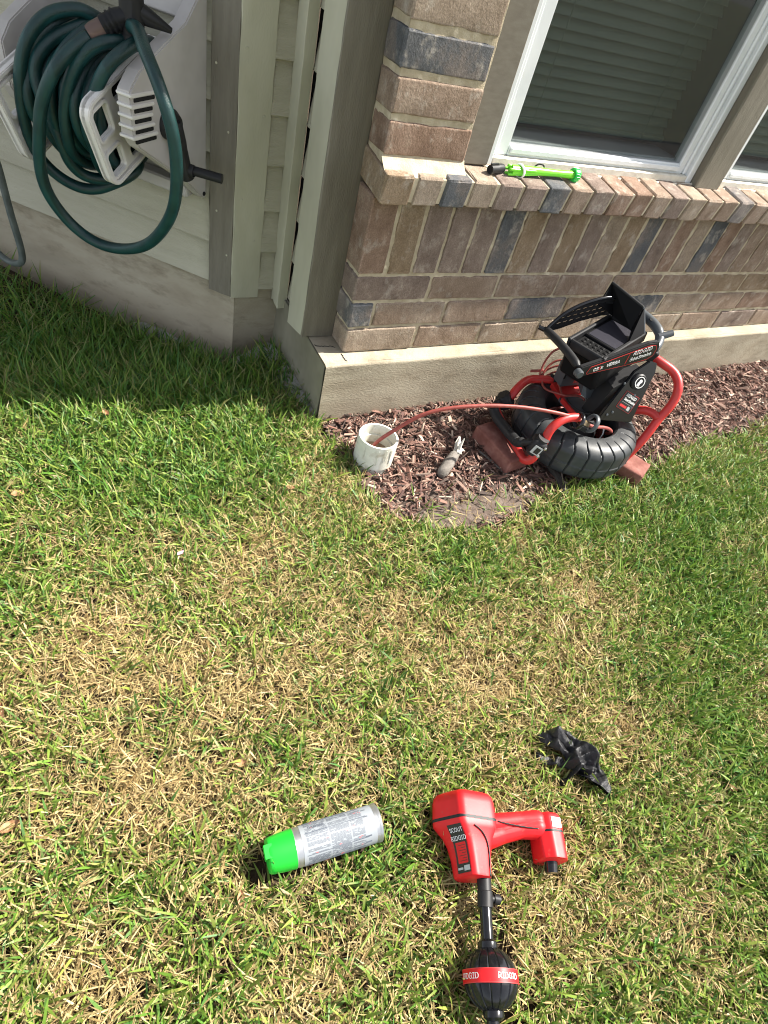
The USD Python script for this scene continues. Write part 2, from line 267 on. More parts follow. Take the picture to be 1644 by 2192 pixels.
# one sheet to the horizon: fine near the house, coarse far away
ax_ = np.r_[-60, -30, -15, -8, -5, -3.5, np.arange(-2.5, 3.5, .05), 4.5, 7, 12, 25, 60]
ay_ = np.r_[-60, -30, -15, -8, -5, -3.5, np.arange(-2.7, 1.6, .05), 2.2, 3.5, 6, 12, 30, 60]
def gfun(x, y): return np.stack([x, y, gz(x, y) * (np.abs(x) < 4) * (np.abs(y) < 3)], -1)
single('ground', grid(ax_, ay_, gfun), 'soil', smooth=True, kind='structure', label='brown soil under the lawn and the mulch bed', category='ground')
single('far_lawn', grid(np.r_[-60, -25, -10, -4], ay_, lambda x, y: gfun(x, y) + [0, 0, .02]), 'far_turf', smooth=True, kind='structure', label='lawn running on to the left', category='lawn')
single('far_lawn', grid(np.r_[-4, -2, 0, 2, 4, 10, 60], np.r_[-60, -25, -10, -5, -3.2], lambda x, y: gfun(x, y) + [0, 0, .02]), 'far_turf', smooth=True, kind='structure', label='lawn running on towards the viewer', category='lawn')
def bedfn(u, v):
    x = u; y0 = -.60; y = y0 + v * (.02 - y0)
    return np.stack([x, y, gz(x, y) + .004 + .012 * nz(x, y, 25, 8)], -1)
bx_, by_ = np.arange(-.06, 3.2, .02), np.linspace(0, 1, 32)
P_, F_ = grid(bx_, by_, bedfn)
keep = in_bed(P_[:, 0], P_[:, 1], .02)[F_].all(1)
F_ = F_[keep]; u_, inv_ = np.unique(F_, return_inverse=True); P_, F_ = P_[u_], np.reshape(inv_, (-1, 3))
single('mulch_bed', (P_, F_), 'bed_soil', smooth=True, kind='structure', label='bare soil of the planting bed along the brick wall', category='bed')

# ---------------------------------------------------------------- lawn blades
DRY = [(-.413, -.571, .14), (-.557, -.558, .10), (-.504, -.827, .14), (-.591, -.852, .12), (-.804, -.669, .10), (-.893, -.694, .10), (-.749, -.604, .08), (-.168, -.159, .07), (-.221, -.306, .07),
       (.317, -.892, .12), (.478, -.91, .12), (.008, -.963, .12), (.162, -1.054, .12), (-.118, -.995, .12), (-.847, -1.212, .12), (-.434, -1.062, .12), (-.777, -1.017, .10), (1.097, -.887, .08),
       (-.851, .213, .07), (-.249, .149, .07), (-.085, -1.246, .12), (-.532, -1.311, .14), (-.869, -.85, .12), (-.30, -.72, .12), (-.66, -1.12, .1), (.25, -1.2, .10), (-.1, -1.45, .12), (-.3, -.43, .08), (-.15, -.78, .1)]
GREEN = [(-.45, -.13, .20), (-.75, -.12, .18), (-.5, .1, .30), (-.55, .45, .3), (-.75, .3, .25), (-.35, -.10, .14), (-.6, -.2, .14), (.9, -.75, .25), (1.4, -.75, .35), (.75, -1.1, .20), (.45, -1.35, .12), (.35, -1.65, .13), (.1, -.68, .12), (-.95, -.45, .10), (.62, -.66, .14), (-.42, -1.22, .07), (-.83, -1.1, .06)]
def dryness(x, y):
    d = np.full_like(x, .475)
    for a, b, r in DRY: d = d + .27 * np.exp(-((x - a) ** 2 + (y - b) ** 2) / (r * r))
    for a, b, r in GREEN: d = d - .42 * np.exp(-((x - a) ** 2 + (y - b) ** 2) / (r * r))
    return np.clip(d + (nz(x, y, 8, 21) - .5) * .65 + (nz(x, y, 22, 22) - .5) * .65, .02, .97)
LAWN = Polygon([(-2.0, -2.3), (1.1, -2.3), (3.0, -1.2), (3.0, -.2), (1.9, -.38), (-.02, -.03), (-.05, .14), (-.10, .36), (-.14, .30), (-.235, .33), (-1.9, 1.995)])
FEET = [Polygon([(-.63, -1.21), (-.63, -1.15), (-.37, -1.17), (-.37, -1.225)]),                                 # can
        Polygon([(-.345, -1.56), (-.30, -1.57), (-.21, -1.36), (-.235, -1.35)]),                                  # mast
        Polygon([(-.33, -1.44), (-.26, -1.45), (-.27, -1.535), (-.34, -1.53)])]
def blades(n, r, kind):
    m_ = n * 7; x = r.uniform(-2.0, 3.0, m_); y = r.uniform(-2.3, 2.0, m_)
    near = np.exp(-np.maximum(0, np.hypot(x + .1, y + .9) - 1.35) * 2.2)
    ok = (r.random(m_) < near) & shapely.contains_xy(LAWN, x, y)
    b = in_bed(x, y, .040); ok &= ~b | (r.random(m_) < .12 * sstep(-.40, -.56, y))
    for p in FEET: ok &= ~shapely.contains_xy(p, x, y)
    d = dryness(x, y)
    shade = sstep(-.05, .25, y)                                                # the strip by the wall grows taller
    if kind == 'green': ok &= r.random(m_) < (1 - d) * .95 + .03
    else: ok &= r.random(m_) < d * (1 - .75 * shade) + .04
    x, y, d, shade = [q[ok][:n] for q in (x, y, d, shade)]; n = len(x); z = gz(x, y)
    az = r.uniform(0, 2 * np.pi, n)
    if kind == 'green':
        L = r.uniform(.026, .062, n) * (1 + .8 * shade) * (1 + .35 * (r.random(n) < .06)); wd = r.uniform(.0024, .0054, n); tilt = np.radians(r.normal(56, 19, n)); bend = np.radians(r.normal(22, 20, n)); z = z + r.uniform(0, .020, n)
    else:
        L = r.uniform(.015, .046, n) * (1 + .5 * (r.random(n) < .08)); wd = r.uniform(.0011, .0030, n); tilt = np.radians(r.normal(70, 18, n)); bend = np.radians(r.normal(6, 18, n)); z = z + r.uniform(0, 1, n) ** 1.3 * .026
    tilt = np.clip(tilt, .05, 1.62)
    s = 4; ks = np.linspace(0, 1, s); P = []; c = np.stack([x, y, z], -1); ang = tilt - bend / 2
    side = np.stack([-np.sin(az), np.cos(az), np.zeros(n)], -1); tw = r.normal(0, .5, n)
    prof = A([.65, 1.0, .8, .05]); verts = np.zeros((n, s, 2, 3))
    for k in range(s):
        up = np.cos(ang)[:, None] * Z; fw = np.stack([np.cos(az), np.sin(az), np.zeros(n)], -1) * np.sin(ang)[:, None]; t = up + fw
        nrm = np.cross(t, side); sv = side * np.cos(tw)[:, None] + nrm * np.sin(tw)[:, None]
        verts[:, k, 0] = c - sv * (wd * prof[k] / 2)[:, None]; verts[:, k, 1] = c + sv * (wd * prof[k] / 2)[:, None]
        c = c + t * (L / (s - 1))[:, None]; ang = ang + bend / (s - 1)
    verts[..., 2] = np.maximum(verts[..., 2], gz(verts[..., 0].ravel(), verts[..., 1].ravel()).reshape(n, s, 2) + .001)
    q = (np.arange(n) * s * 2)[:, None, None] + A([[0, 1, 3], [0, 3, 2], [2, 3, 5], [2, 5, 4], [4, 5, 7], [4, 7, 6]])[None]
    if kind == 'green':
        base = A([.070, .170, .017]); yel = A([.235, .280, .052]); blu = A([.032, .120, .034])
        m = np.clip(r.beta(1.0, 1.5, n) * .95 + d * .30 - .08 - shade * .18, 0, 1)[:, None]; col = base * (1 - m) + yel * m
        bl = (r.random(n) < .18)[:, None]; col = np.where(bl, col * .4 + blu * .6, col)
        col = col * r.uniform(.75, 1.3, n)[:, None]; tip = (r.random(n) < .18 + .2 * d)[:, None]
        cc = np.repeat(col[:, None, :], s * 2, 1); tipc = A([.33, .27, .12])
        w = np.repeat(A([0, .0, .45, .9]), 2)[None, :, None] * tip[:, None]; cc = cc * (1 - w) + tipc * w
    else:
        a1, a2, a3 = A([.385, .280, .115]), A([.53, .43, .205]), A([.20, .112, .045]); m = r.random(n)[:, None]; col = a1 * (1 - m) + a2 * m
        br = (r.random(n) < .14 + .34 * np.clip(d - .45, 0, 1))[:, None]; col = np.where(br, col * .35 + a3 * .65, col) * r.uniform(.7, 1.15, n)[:, None]
        cc = np.repeat(col[:, None, :], s * 2, 1)
    return verts.reshape(-1, 3), q.reshape(-1, 3), cc.reshape(-1, 3)
def tinted(path, v, f, col, mat):
    m = usdkit.mesh(stage, path, (v, f), MATS[mat], smooth=False)
    UsdGeom.PrimvarsAPI(m).CreatePrimvar('tint', Sdf.ValueTypeNames.Color3fArray, 'vertex').Set(Vt.Vec3fArray.FromNumpy(col.astype(np.float32)))
    return m
g1, g2 = blades(130000, np.random.default_rng(11), 'green'), blades(165000, np.random.default_rng(12), 'straw')
vv, ff = join(g1[:2], g2[:2])
gm = tinted('/World/lawn_grass', vv, ff, np.vstack([g1[2], g2[2]]), 'blade')
tag(gm, label='patchy lawn of green blades and dry straw-coloured thatch', category='grass', kind='stuff')

# ---------------------------------------------------------------- mulch chips
def chips(n, r):
    x = r.uniform(-.06, 3.0, n * 4); y = r.uniform(-.62, -.05, n * 4)
    ok = in_bed(x, y, .05) & (x + (y + .5) > -.6)
    patch = np.exp(-(((x - .18) / .30) ** 2 + ((y + .54) / .11) ** 2)) + .8 * np.exp(-(((x - 1.45) / .4) ** 2 + ((y + .45) / .05) ** 2)) + .5 * np.exp(-(((x - .4) / .12) ** 2 + ((y + .52) / .06) ** 2))
    ok &= r.random(n * 4) > patch * .97
    x, y = x[ok][:n], y[ok][:n]; n = len(x)
    L = r.gamma(2.6, .0072, n).clip(.005, .08); wd = L * r.uniform(.06, .30, n); wd = np.minimum(wd, .012); th = wd * r.uniform(.2, .5, n)
    az = r.uniform(0, 2 * np.pi, n); el = r.normal(0, .28, n); ro = r.normal(0, .7, n)
    z = gz(x, y) + .010 + r.random(n) * .022
    d = np.stack([np.cos(az) * np.cos(el), np.sin(az) * np.cos(el), np.sin(el)], -1); s = np.stack([-np.sin(az), np.cos(az), np.zeros(n)], -1); u = np.cross(d, s)
    s2 = s * np.cos(ro)[:, None] + u * np.sin(ro)[:, None]; u2 = np.cross(d, s2); c = np.stack([x, y, z], -1)
    V = np.zeros((n, 8, 3)); k = 0
    for a in (-1, 1):
        for b in (-1, 1):
            for e in (-1, 1):
                j = r.uniform(.55, 1.15, (n, 3))
                V[:, k] = c + d * (a * L / 2 * j[:, 0])[:, None] + s2 * (b * wd / 2 * j[:, 1])[:, None] + u2 * (e * th / 2 * j[:, 2])[:, None]; k += 1
    T = A([[0, 1, 3], [0, 3, 2], [4, 6, 7], [4, 7, 5], [0, 4, 5], [0, 5, 1], [2, 3, 7], [2, 7, 6], [0, 2, 6], [0, 6, 4], [1, 5, 7], [1, 7, 3]])
    F = (np.arange(n) * 8)[:, None, None] + T[None]
    pal = A([[.115, .058, .042], [.160, .088, .066], [.075, .040, .032], [.24, .155, .118], [.40, .305, .235], [.060, .042, .034], [.19, .105, .082]]); pr = A([.22, .20, .16, .15, .09, .10, .08])
    col = pal[r.choice(len(pal), n, p=pr)] * r.uniform(.85, 1.5, n)[:, None]
    return V.reshape(-1, 3), F.reshape(-1, 3), np.repeat(col[:, None], 8, 1).reshape(-1, 3)
v, f, c = chips(27000, np.random.default_rng(21))
tag(tinted('/World/wood_mulch', v, f, c, 'chip'), label='reddish brown shredded wood mulch covering the bed by the brick wall', category='mulch', kind='stuff')

# ================================================================ HOUSE
TOP = 2.55
house = thing('house', 'corner of a house with brown brick, sage siding and a white framed window', 'house')
def sub(name, label=None):
    path = house + '/' + numbered(house, name); UsdGeom.Xform.Define(stage, path); return path
rb = random.Random(5); rbn = np.random.default_rng(5)
pick = lambda: rb.choices(['brick_brown', 'brick_rust', 'brick_mauve', 'brick_tan', 'brick_ochre'], [5, 3, 3, 3, 1.2])[0]
def ragged(lo, hi, c, o=(0, 0, 0), ex=X, ey=Y, ez=Z, amp=.0011, step=.05):
    """a fired brick: flat faces, worn arrises that wander along their length"""
    lo, hi = A(lo, float), A(hi, float); ax = []
    for k in range(3):
        n = max(1, int(round((hi[k] - lo[k]) / step))); ax.append(np.unique(np.r_[lo[k], lo[k] + 1.9 * c, np.linspace(lo[k] + 1.9 * c, hi[k] - 1.9 * c, n + 1), hi[k] - 1.9 * c, hi[k]]))
    V, F, n0 = [], [], 0
    for k in range(3):
        a, b = [q for q in range(3) if q != k]
        for side in (0, 1):
            U, W_ = np.meshgrid(ax[a], ax[b], indexing='ij'); P_ = np.zeros((U.size, 3)); P_[:, a] = U.ravel(); P_[:, b] = W_.ravel(); P_[:, k] = (lo, hi)[side][k]
            nu, nw = U.shape; i, j = np.meshgrid(np.arange(nu - 1), np.arange(nw - 1), indexing='ij'); q = i * nw + j
            f = np.stack([q, q + nw, q + nw + 1, q + 1], -1).reshape(-1, 4)
            if (side == 0) ^ (k == 1): f = f[:, ::-1]
            V.append(P_); F.append(f + n0); n0 += len(P_)
    V, F = np.vstack(V), np.vstack(F)
    key, inv = np.unique(np.round(V, 6), axis=0, return_inverse=True); inv = np.ravel(inv); V = key; F = inv[F]
    on = (np.minimum(V - lo, hi - V) < 1e-6); e = on.sum(1); dirn = np.where(on, np.sign((lo + hi) / 2 - V), 0)
    V = V + dirn * np.where(e == 2, c * (.35 + .8 * rbn.random(len(V))), np.where(e == 3, c * (.5 + .7 * rbn.random(len(V))), 0))[:, None]
    return A(o) + V @ np.vstack([ex, ey, ez]), np.vstack([F[:, [0, 1, 2]], F[:, [0, 2, 3]]])
wall = sub('brick_wall')
P = .084; J = .0045
def brick(lo, hi, mat=None, **kw): part(wall, 'brick', ragged(lo, hi, .0030, step=.036, **kw), mat or pick(), smooth=25)
XR = 2.35
# three stretcher courses
slate_at = {('A', 99), ('B', 0), ('B', 3), ('B', 5)}
for row, z0, z1, first, in (('A', .385, .458, .244), ('B', .302, .3765, .076), ('C', .2185, .2935, .243)):
    xs = [0.0, first]
    while xs[-1] < XR: xs.append(xs[-1] + .248 + rb.uniform(-.003, .003))
    for i, (a, b) in enumerate(zip(xs[:-1], xs[1:])):
        dep = .235 if (row == 'B' and i == 0) else .09
        m = 'brick_slate' if (row, i) in slate_at else pick()
        dy = rb.uniform(-.0015, .002)
        brick((a + (J if i else 0), dy, z0 + rb.uniform(-.001, .001)), (b - J, dep, z1 + rb.uniform(-.001, .001)), m)
# soldier course
sol_slate = {4: 'brick_mauve', 5: 'brick_mauve', 6: 'brick_slate', 13: 'brick_slate', 17: 'brick_slate', 7: 'brick_ochre', 9: 'brick_ochre', 14: 'brick_mauve', 10: 'brick_mauve', 1: 'brick_rust', 2: 'brick_ochre', 24: 'brick_slate'}
for j in range(1, 29):
    a, b = (j - 1) * P + (J if j > 1 else 0), j * P - J
    dy = rb.uniform(-.002, .0025)
    brick((a, dy, .466 + rb.uniform(-.0015, .0015)), (b, .09, .672), sol_slate.get(j) or pick())
# sloping rowlock sill
sl = math.radians(7.5); ey_, ez_ = A([0, math.cos(sl), math.sin(sl)]), A([0, -math.sin(sl), math.cos(sl)])
for j in range(1, 29):
    a, b = (j - 1) * P + (J if j > 1 else -.002), j * P - J
    ragm = {3: 'brick_slate', 7: 'brick_slate', 17: 'brick_slate', 1: 'brick_ochre', 13: 'brick_mauve'}.get(j) or rb.choice(['brick_brown', 'brick_brown', 'brick_tan', 'brick_rust', 'brick_mauve'])
    part(wall, 'sill_brick', ragged((0, rb.uniform(-.002, .002), -.072 + rb.uniform(-.002, .001)), (b - a, .16, rb.uniform(-.001, .001)), .003, o=(a, -.046, .7385), ex=X, ey=ey_, ez=ez_), ragm, smooth=25)
# pilaster left of the window, one brick wide
zz = .7655
k = 0
while zz < TOP:
    m = {2: 'brick_slate', 0: 'brick_rust', 1: 'brick_brown', 3: 'brick_tan'}.get(k) or pick()
    dy = rb.uniform(-.002, .002)
    brick((rb.uniform(-.003, .003), dy, zz), (.2325 + rb.uniform(-.003, .003), .0885, zz + .0715), m); zz += .0845; k += 1
# mortar, recessed and rough
def mortar_sheet(x0, x1, z0, z1, y0, amp=.0035, step=.006):
    u, w = np.arange(x0, x1 + step, step), np.arange(z0, z1 + step, step)
    return grid(u, w, lambda a, b: np.stack([a, y0 + amp * (meshkit.fbm(np.stack([a * 45, b * 45, a * 0 + 2], -1), 3) - .5) * 2, b], -1)[:, :])
def mortar_side(y0, y1, z0, z1, x0, amp=.003, step=.006):
    u, w = np.arange(y0, y1 + step, step), np.arange(z0, z1 + step, step)
    return grid(u, w, lambda a, b: np.stack([x0 + amp * (meshkit.fbm(np.stack([a * 45, b * 45, a * 0 + 7], -1), 3) - .5) * 2, a, b], -1))
ms = mortar_sheet(.0045, XR, .213, .668, .0055)
ms2 = mortar_sheet(.0045, .229, .744, 1.4, .0035, .0025)
part(wall, 'mortar', join(ms, mortar_side(.0045, .088, .213, .668, .0055), ms2, mortar_side(.0035, .088, .744, 1.4, .0045), box((.0045, .012, 1.4), (.228, .08, TOP)),
     box((.012, .016, .2), (XR, .082, .66))), 'mortar', smooth=True)
# sill mortar bed and the mortar wash at the foot of the pilaster
part(wall, 'mortar', join(frame_box((0, -.046, .7385), X, ey_, ez_, (.004, .006, -.066), (XR, .155, -.0055))), 'mortar', smooth=False)
def wash(u, v):   # u along x, v 0..1 from the brick foot outwards
    y = .004 - v * .036; z = .768 - .028 * v ** .7 - .0045 * v
    n = meshkit.fbm(np.stack([u * 60, v * 3, u * 0], -1), 3) - .5
    return np.stack([u, y + n * .010 * v, z + n * .004], -1)
part(wall, 'mortar', grid(np.arange(0.0, .238, .004), np.linspace(0, 1, 8), wash), 'mortar', smooth=True)
# plain upper wall beyond the frame, behind the casing
part(wall, 'backing_wall', box((.004, .0895, .66), (.30, .10, TOP)), 'taupe_smooth', smooth=False)
part(wall, 'plain_wall', box((XR, .0, -.1), (3.4, .3, TOP)), 'taupe_smooth', smooth=False)

# ---- foundation
fnd = sub('foundation')
def slab(u0, u1, z0, z1, fn, step=.02):
    u, w = np.linspace(u0, u1, max(2, int((u1 - u0) / step))), np.linspace(z0, z1, max(2, int((z1 - z0) / step)))
    return grid(u, w, fn)
def rough(a, b, s, amp, seed): return amp * (meshkit.fbm(np.stack([a * s, b * s, a * 0 + seed], -1), 4) - .5) * 2
front = slab(-.0737, 3.4, -.12, .206, lambda a, b: np.stack([a, -.0568 + rough(a, b, 6, .004, 3) - .006 * sstep(.2, -.1, b), b], -1))
rim = grid(np.linspace(-.0737, 3.4, 170), np.linspace(0, 1, 6), lambda a, t: np.stack([a, -.0568 + .010 * (1 - np.cos(t * np.pi / 2)) + rough(a, a * 0 + .206, 6, .004, 3) - .0, .206 + .009 * np.sin(t * np.pi / 2) + rough(a, t, 9, .0012, 6)], -1))
topf = grid(np.linspace(-.0737, 3.4, 170), np.linspace(0, 1, 10), lambda a, t: np.stack([a, -.0468 + t * .15, .215 + rough(a, t, 9, .0012, 6) * 1.0], -1))
part(fnd, 'ledge', join(front, rim, topf), 'concrete', smooth=True)
part(fnd, 'painted_return', join(grid(np.linspace(-.0555, .40, 30), np.linspace(-.14, .2145, 24), lambda a, b: np.stack([-.0737 - .004 + rough(a, b, 8, .003, 9), a, b], -1)), box((-.0735, -.05, -.12), (-.06, .4, .213))), 'painted_concrete', smooth=True)
part(fnd, 'siding_foundation', join(grid(np.linspace(-2.6, .003, 110), np.linspace(-.25, .225, 24), lambda a, b: LO + a[:, None] * LT + (rough(a, b, 5, .004, 12) - .022)[:, None] * LN + b[:, None] * Z),
     grid(np.linspace(-.2215, -.06, 12), np.linspace(-.25, .225, 20), lambda a, b: np.stack([a, .3745 + rough(a, b, 6, .003, 14), b], -1))), 'concrete', smooth=True)
for q in ([(-.0715, .052, .2152), (-.055, .040, .2154), (-.034, .040, .2154), (-.010, .030, .2154)], [(-.0035, -.002, .2154), (-.004, -.022, .2154), (-.0005, -.042, .2152)]):
    part(fnd, 'crack', tube(spline(q, 14) + np.r_[[[0, 0, 0]], rbn.normal(0, .0012, (12, 3)) * [1, 1, 0], [[0, 0, 0]]], np.r_[.0008, np.full(12, .0016), .0006], 5), 'hole_black', smooth=False)
# rough spill of footing concrete in the inner corner
def footing(u, v):
    p0 = A([-.075, .30]); base = A([-.42, .53]) ; a = A([-.09, -.02])
    edge_in = np.where(u[:, None] < .5, A([-.50, .63]) + (A([-.09, .375]) - A([-.50, .63])) * (u[:, None] * 2), A([-.09, .375]) + (A([-.072, -.04]) - A([-.09, .375])) * (u[:, None] * 2 - 1))
    w = .02 + .10 * np.sin(np.pi * np.clip(u, 0, 1)) ** .8 * (.7 + .6 * nz(u, u * 0, 9, 3))
    outd = np.where(u[:, None] < .5, A([-.5, -.86]), A([-.9, -.35])); q = edge_in + outd * (w * v)[:, None]
    z = gz(q[:, 0], q[:, 1]) + .035 - .05 * v ** 2 + (nz(q[:, 0], q[:, 1], 30, 6) - .5) * .018
    return np.c_[q, z]
part(fnd, 'footing', grid(np.linspace(0, 1, 60), np.linspace(0, 1, 14), footing), 'concrete_footing', smooth=True)

# ---- lap siding
sid = sub('siding_wall')
Z0S, PS = .2205, .1236
def lap(o, ex, en, u0, u1, z, out0=.0145, out1=.0005):
    n = max(2, int((u1 - u0) / .05)); u = np.linspace(u0, u1, n); V = []
    for k, (zz_, w) in enumerate(((z, -.004), (z, out0 - .0008), (z + .0012, out0), (z + PS + .01, out1 - .001), (z + PS + .01, -.006))):
        V.append(A(o) + u[:, None] * ex + (w + rbn.normal(0, .0003, n))[:, None] * en + (zz_ + (rbn.normal(0, .0006, n) if k in (0, 1, 2) else 0))[:, None] * Z if np.ndim(zz_) else A(o) + u[:, None] * ex + (w + rbn.normal(0, .0003, n))[:, None] * en + zz_ * Z)
    V = np.vstack(V); F = []
    for k in range(4):
        i = np.arange(n - 1) + k * n; F.append(np.stack([i, i + 1, i + n + 1, i + n], 1))
    F = np.vstack(F); return V, np.vstack([F[:, [0, 1, 2]], F[:, [0, 2, 3]]])
k = 0
while Z0S + k * PS < TOP:
    z = Z0S + k * PS
    part(sid, 'siding_plank', lap(LO - LN * .020, LT, LN, -2.6, -.0775, z), 'siding_paint', smooth=25)
    part(sid, 'siding_plank', lap((0, .374, 0), X, -Y, -.15, -.097, z), 'siding_paint', smooth=25)
    part(sid, 'siding_plank', lap((-.052, 0, 0), -Y, -X, -.312, -.195, z, .016, .0), 'siding_paint', smooth=25)
    k += 1
part(sid, 'sheathing', join(frame_box(LO - LN * .03, LT, LN, Z, (-2.6, -.05, .21), (.02, .003, TOP)), box((-.24, .378, .21), (-.05, .42, TOP)), box((-.046, .1, .2165), (.0, .36, TOP))), 'room_dark', smooth=False)
# ---- trim boards
def board(name, o, ex, en, u0, u1, z0, z1, th, mat, wav=.0008, drop=0.0, seed=1):
    """vertical board with a face that waves a little and soft edges; en is outwards, the face at o"""
    r = np.random.default_rng(seed); zs = np.linspace(z0, z1, 60); prof = [(u0, -th), (u0, -.002), (u0 + .002, 0), (u0 + .25 * (u1 - u0), 0), (u0 + .6 * (u1 - u0), 0), (u1 - .002, 0), (u1, -.002), (u1, -th)]
    m = len(prof); V = []
    for z in zs:
        for (u, d) in prof:
            jz = drop * (u - u0) / (u1 - u0) * max(0, 1 - (z - z0) / .1) + (r.normal(0, .0015) if z == z0 else 0)
            j = r.normal(0, wav) if u in (u0, u1, u0 + .002, u1 - .002) else r.normal(0, wav * .3)
            V.append(A(o) + ex * (u + j) + en * (d + r.normal(0, wav * .4)) + Z * (z + jz))
    i, j = np.meshgrid(np.arange(59), np.arange(m - 1), indexing='ij'); q = i * m + j
    F = np.stack([q, q + 1, q + m + 1, q + m], -1).reshape(-1, 4); F = np.vstack([F[:, [0, 1, 2]], F[:, [0, 2, 3]]])
    return A(V), np.vstack([F, [[0, k_, k_ + 1] for k_ in range(1, m - 1)]])
trim = sub('trim')
part(trim, 'trim_board', board('b', LO, LT, LN, -.078, -.001, .196, TOP, .022, 'x', seed=1), 'taupe_trim', smooth=40, label='taupe board at the end of the angled siding wall')
part(trim, 'trim_board', board('b', (0, .3605, 0), X, -Y, -.2385, -.148, .1935, TOP, .022, 'x', seed=2, wav=.0012), 'sage_trim', smooth=40, label='pale sage board with a crumbly lower edge')
part(trim, 'trim_board', board('b', (-.100, 0, 0), -Y, -X, -.368, -.305, .187, TOP, .030, 'x', seed=3, drop=-.004), 'sage_trim', smooth=40, label='narrow sage board in the inner corner')
part(trim, 'trim_board', board('b', (-.0995, 0, 0), -Y, -X, -.2115, -.0945, .196, TOP, .03, 'x', seed=4, drop=.022), 'sage_trim', smooth=40, label='sage corner board over the foundation')
part(trim, 'corner_post', board('b', (0, .0885, 0), X, -Y, -.0990, .0035, .2195, TOP, .0055, 'x', seed=5, wav=.0009), 'taupe_trim', smooth=40, label='taupe grained corner post beside the brick')

for k in range(9):
    z = .30 + k * .17 + rb.uniform(-.03, .03)
    part(trim, 'nail_head', lathe([(.0, .0), (.0032, .0), (.0026, .0012), (0, .0014)], LO + LT * (-.078 + (.018 if k % 2 else .058) + rb.uniform(-.006, .006)) + Z * z, LN, 10), 'sage_trim')
    part(trim, 'nail_head', lathe([(.0, .0), (.0030, .0), (.0024, .001), (0, .0012)], A([-.2385 + (.02 if k % 2 else .07) + rb.uniform(-.006, .006), .3605, z + .05]), -Y, 10), 'sage_trim')

# ---- window
def window(x0, x1, z0, z1, pane_l, pane_r, pz0):
    w = sub('window'); yf = .050
    def bar(name, lo, hi, mat='window_white', c=.003): part(w, name, chamfer_box(lo, hi, c), mat, smooth=30)
    fo = .026                                                       # outer frame
    bar('frame', (x0, yf, z0), (x0 + fo, .13, z1)); bar('frame', (x1 - fo, yf, z0), (x1, .13, z1)); bar('frame', (x0 + fo, yf + .001, z0), (x1 - fo, .13, z0 + .022), 'caulk')
    bar('frame', (x0 + fo, yf + .001, z1 - fo), (x1 - fo, .13, z1))
    bar('frame', (x0 + fo, yf + .013, z0 + .022), (x0 + fo + .018, .128, z1 - fo)); bar('frame', (x1 - fo - .014, yf + .013, z0 + .022), (x1 - fo, .128, z1 - fo))
    sx0, sx1, sz0 = x0 + fo + .018, x1 - fo - .014, z0 + .022
    bar('sash', (sx0, yf + .019, sz0), (pane_l, yf + .05, z1 - fo)); bar('sash', (pane_r, yf + .019, sz0), (sx1, yf + .05, z1 - fo))
    bar('sash', (pane_l, yf + .018, sz0), (pane_r, yf + .05, pz0)); bar('sash', (pane_l + .004, yf + .010, sz0 + .009), (pane_r - .004, yf + .018, pz0 - .006), c=.002)
    part(w, 'insect_screen', (A([(pane_l, yf + .026, pz0), (pane_r, yf + .026, pz0), (pane_r, yf + .026, z1 - fo), (pane_l, yf + .026, z1 - fo)]), A([[0, 1, 2], [0, 2, 3]])), 'insect_screen', smooth=False)
    part(w, 'pane', (A([(pane_l, yf + .040, pz0), (pane_r, yf + .040, pz0), (pane_r, yf + .040, z1 - fo), (pane_l, yf + .040, z1 - fo)]), A([[0, 1, 2], [0, 2, 3]])), 'glass', smooth=False)
    part(w, 'inner_sill', chamfer_box((pane_l - .02, yf + .05, pz0 - .01), (pane_r + .02, yf + .17, pz0 + .004), .003), 'inner_sill')
    yb = yf + .135; z = pz0 + .036; n = 0
    part(w, 'bottom_rail', chamfer_box((pane_l - .01, yb - .018, pz0 + .026), (pane_r - .01, yb + .018, pz0 + .042), .003), 'blind_slat')
    while z < z1:
        a = math.radians(58); d, u = A([0, math.cos(a), math.sin(a)]), A([0, -math.sin(a), math.cos(a)])
        q = frame_box((0, yb, z + .016), X, d, u, (pane_l - .01, -.0150, -.0008), (pane_r - .012, .0150, .0008))
        part(w, 'blind_slat', q, 'blind_slat', smooth=False); z += .0255; n += 1
    for fx in (.18, .82):
        xx = pane_l + (pane_r - pane_l) * fx; part(w, 'blind_cord', box((xx - .001, yb - .028, pz0 + .03), (xx + .001, yb - .026, z1)), 'blind_slat', smooth=False)
    # caulk line at the foot of the frame
    part(w, 'caulk_bead', tube(spline([(x0 - .004, yf - .004, z0 + .02), (x0 - .003, yf - .006, z0 + .002), (x0 + .1, yf - .005, z0 - .001), ((x0 + x1) / 2, yf - .005, z0 - .002), (x1 - .05, yf - .005, z0 - .001), (x1 + .004, yf - .004, z0 + .003)], 50), .005, 6), 'caulk', smooth=True)
    part(w, 'room', join(box((x0, .5, z0 - .1), (x1, .52, z1)), box((x0 - .02, .13, z0 - .1), (x0, .52, z1)), box((x1, .13, z0 - .1), (x1 + .02, .52, z1)), box((x0, .13, z1), (x1, .52, z1 + .02)), box((x0, .2, z0 - .1), (x1, .5, z0 - .08))), 'room_dark', smooth=False)
window(.3325, 1.172, .747, 2.0, .414, 1.105, .797)
window(1.291, 2.13, .745, 2.0, 1.366, 2.06, .793)
cas = sub('window_casing')
part(cas, 'casing', chamfer_box((.229, .030, .752), (.3318, .075, TOP), .003), 'taupe_smooth')
part(cas, 'casing', chamfer_box((1.1735, .024, .744), (1.290, .075, TOP), .004), 'taupe_trim', label='rough taupe mullion between the two windows')
part(cas, 'casing', chamfer_box((2.131, .030, .744), (2.36, .075, TOP), .004), 'taupe_smooth')
part(cas, 'casing', chamfer_box((.3318, .034, 2.001), (2.131, .08, TOP), .004), 'taupe_smooth')
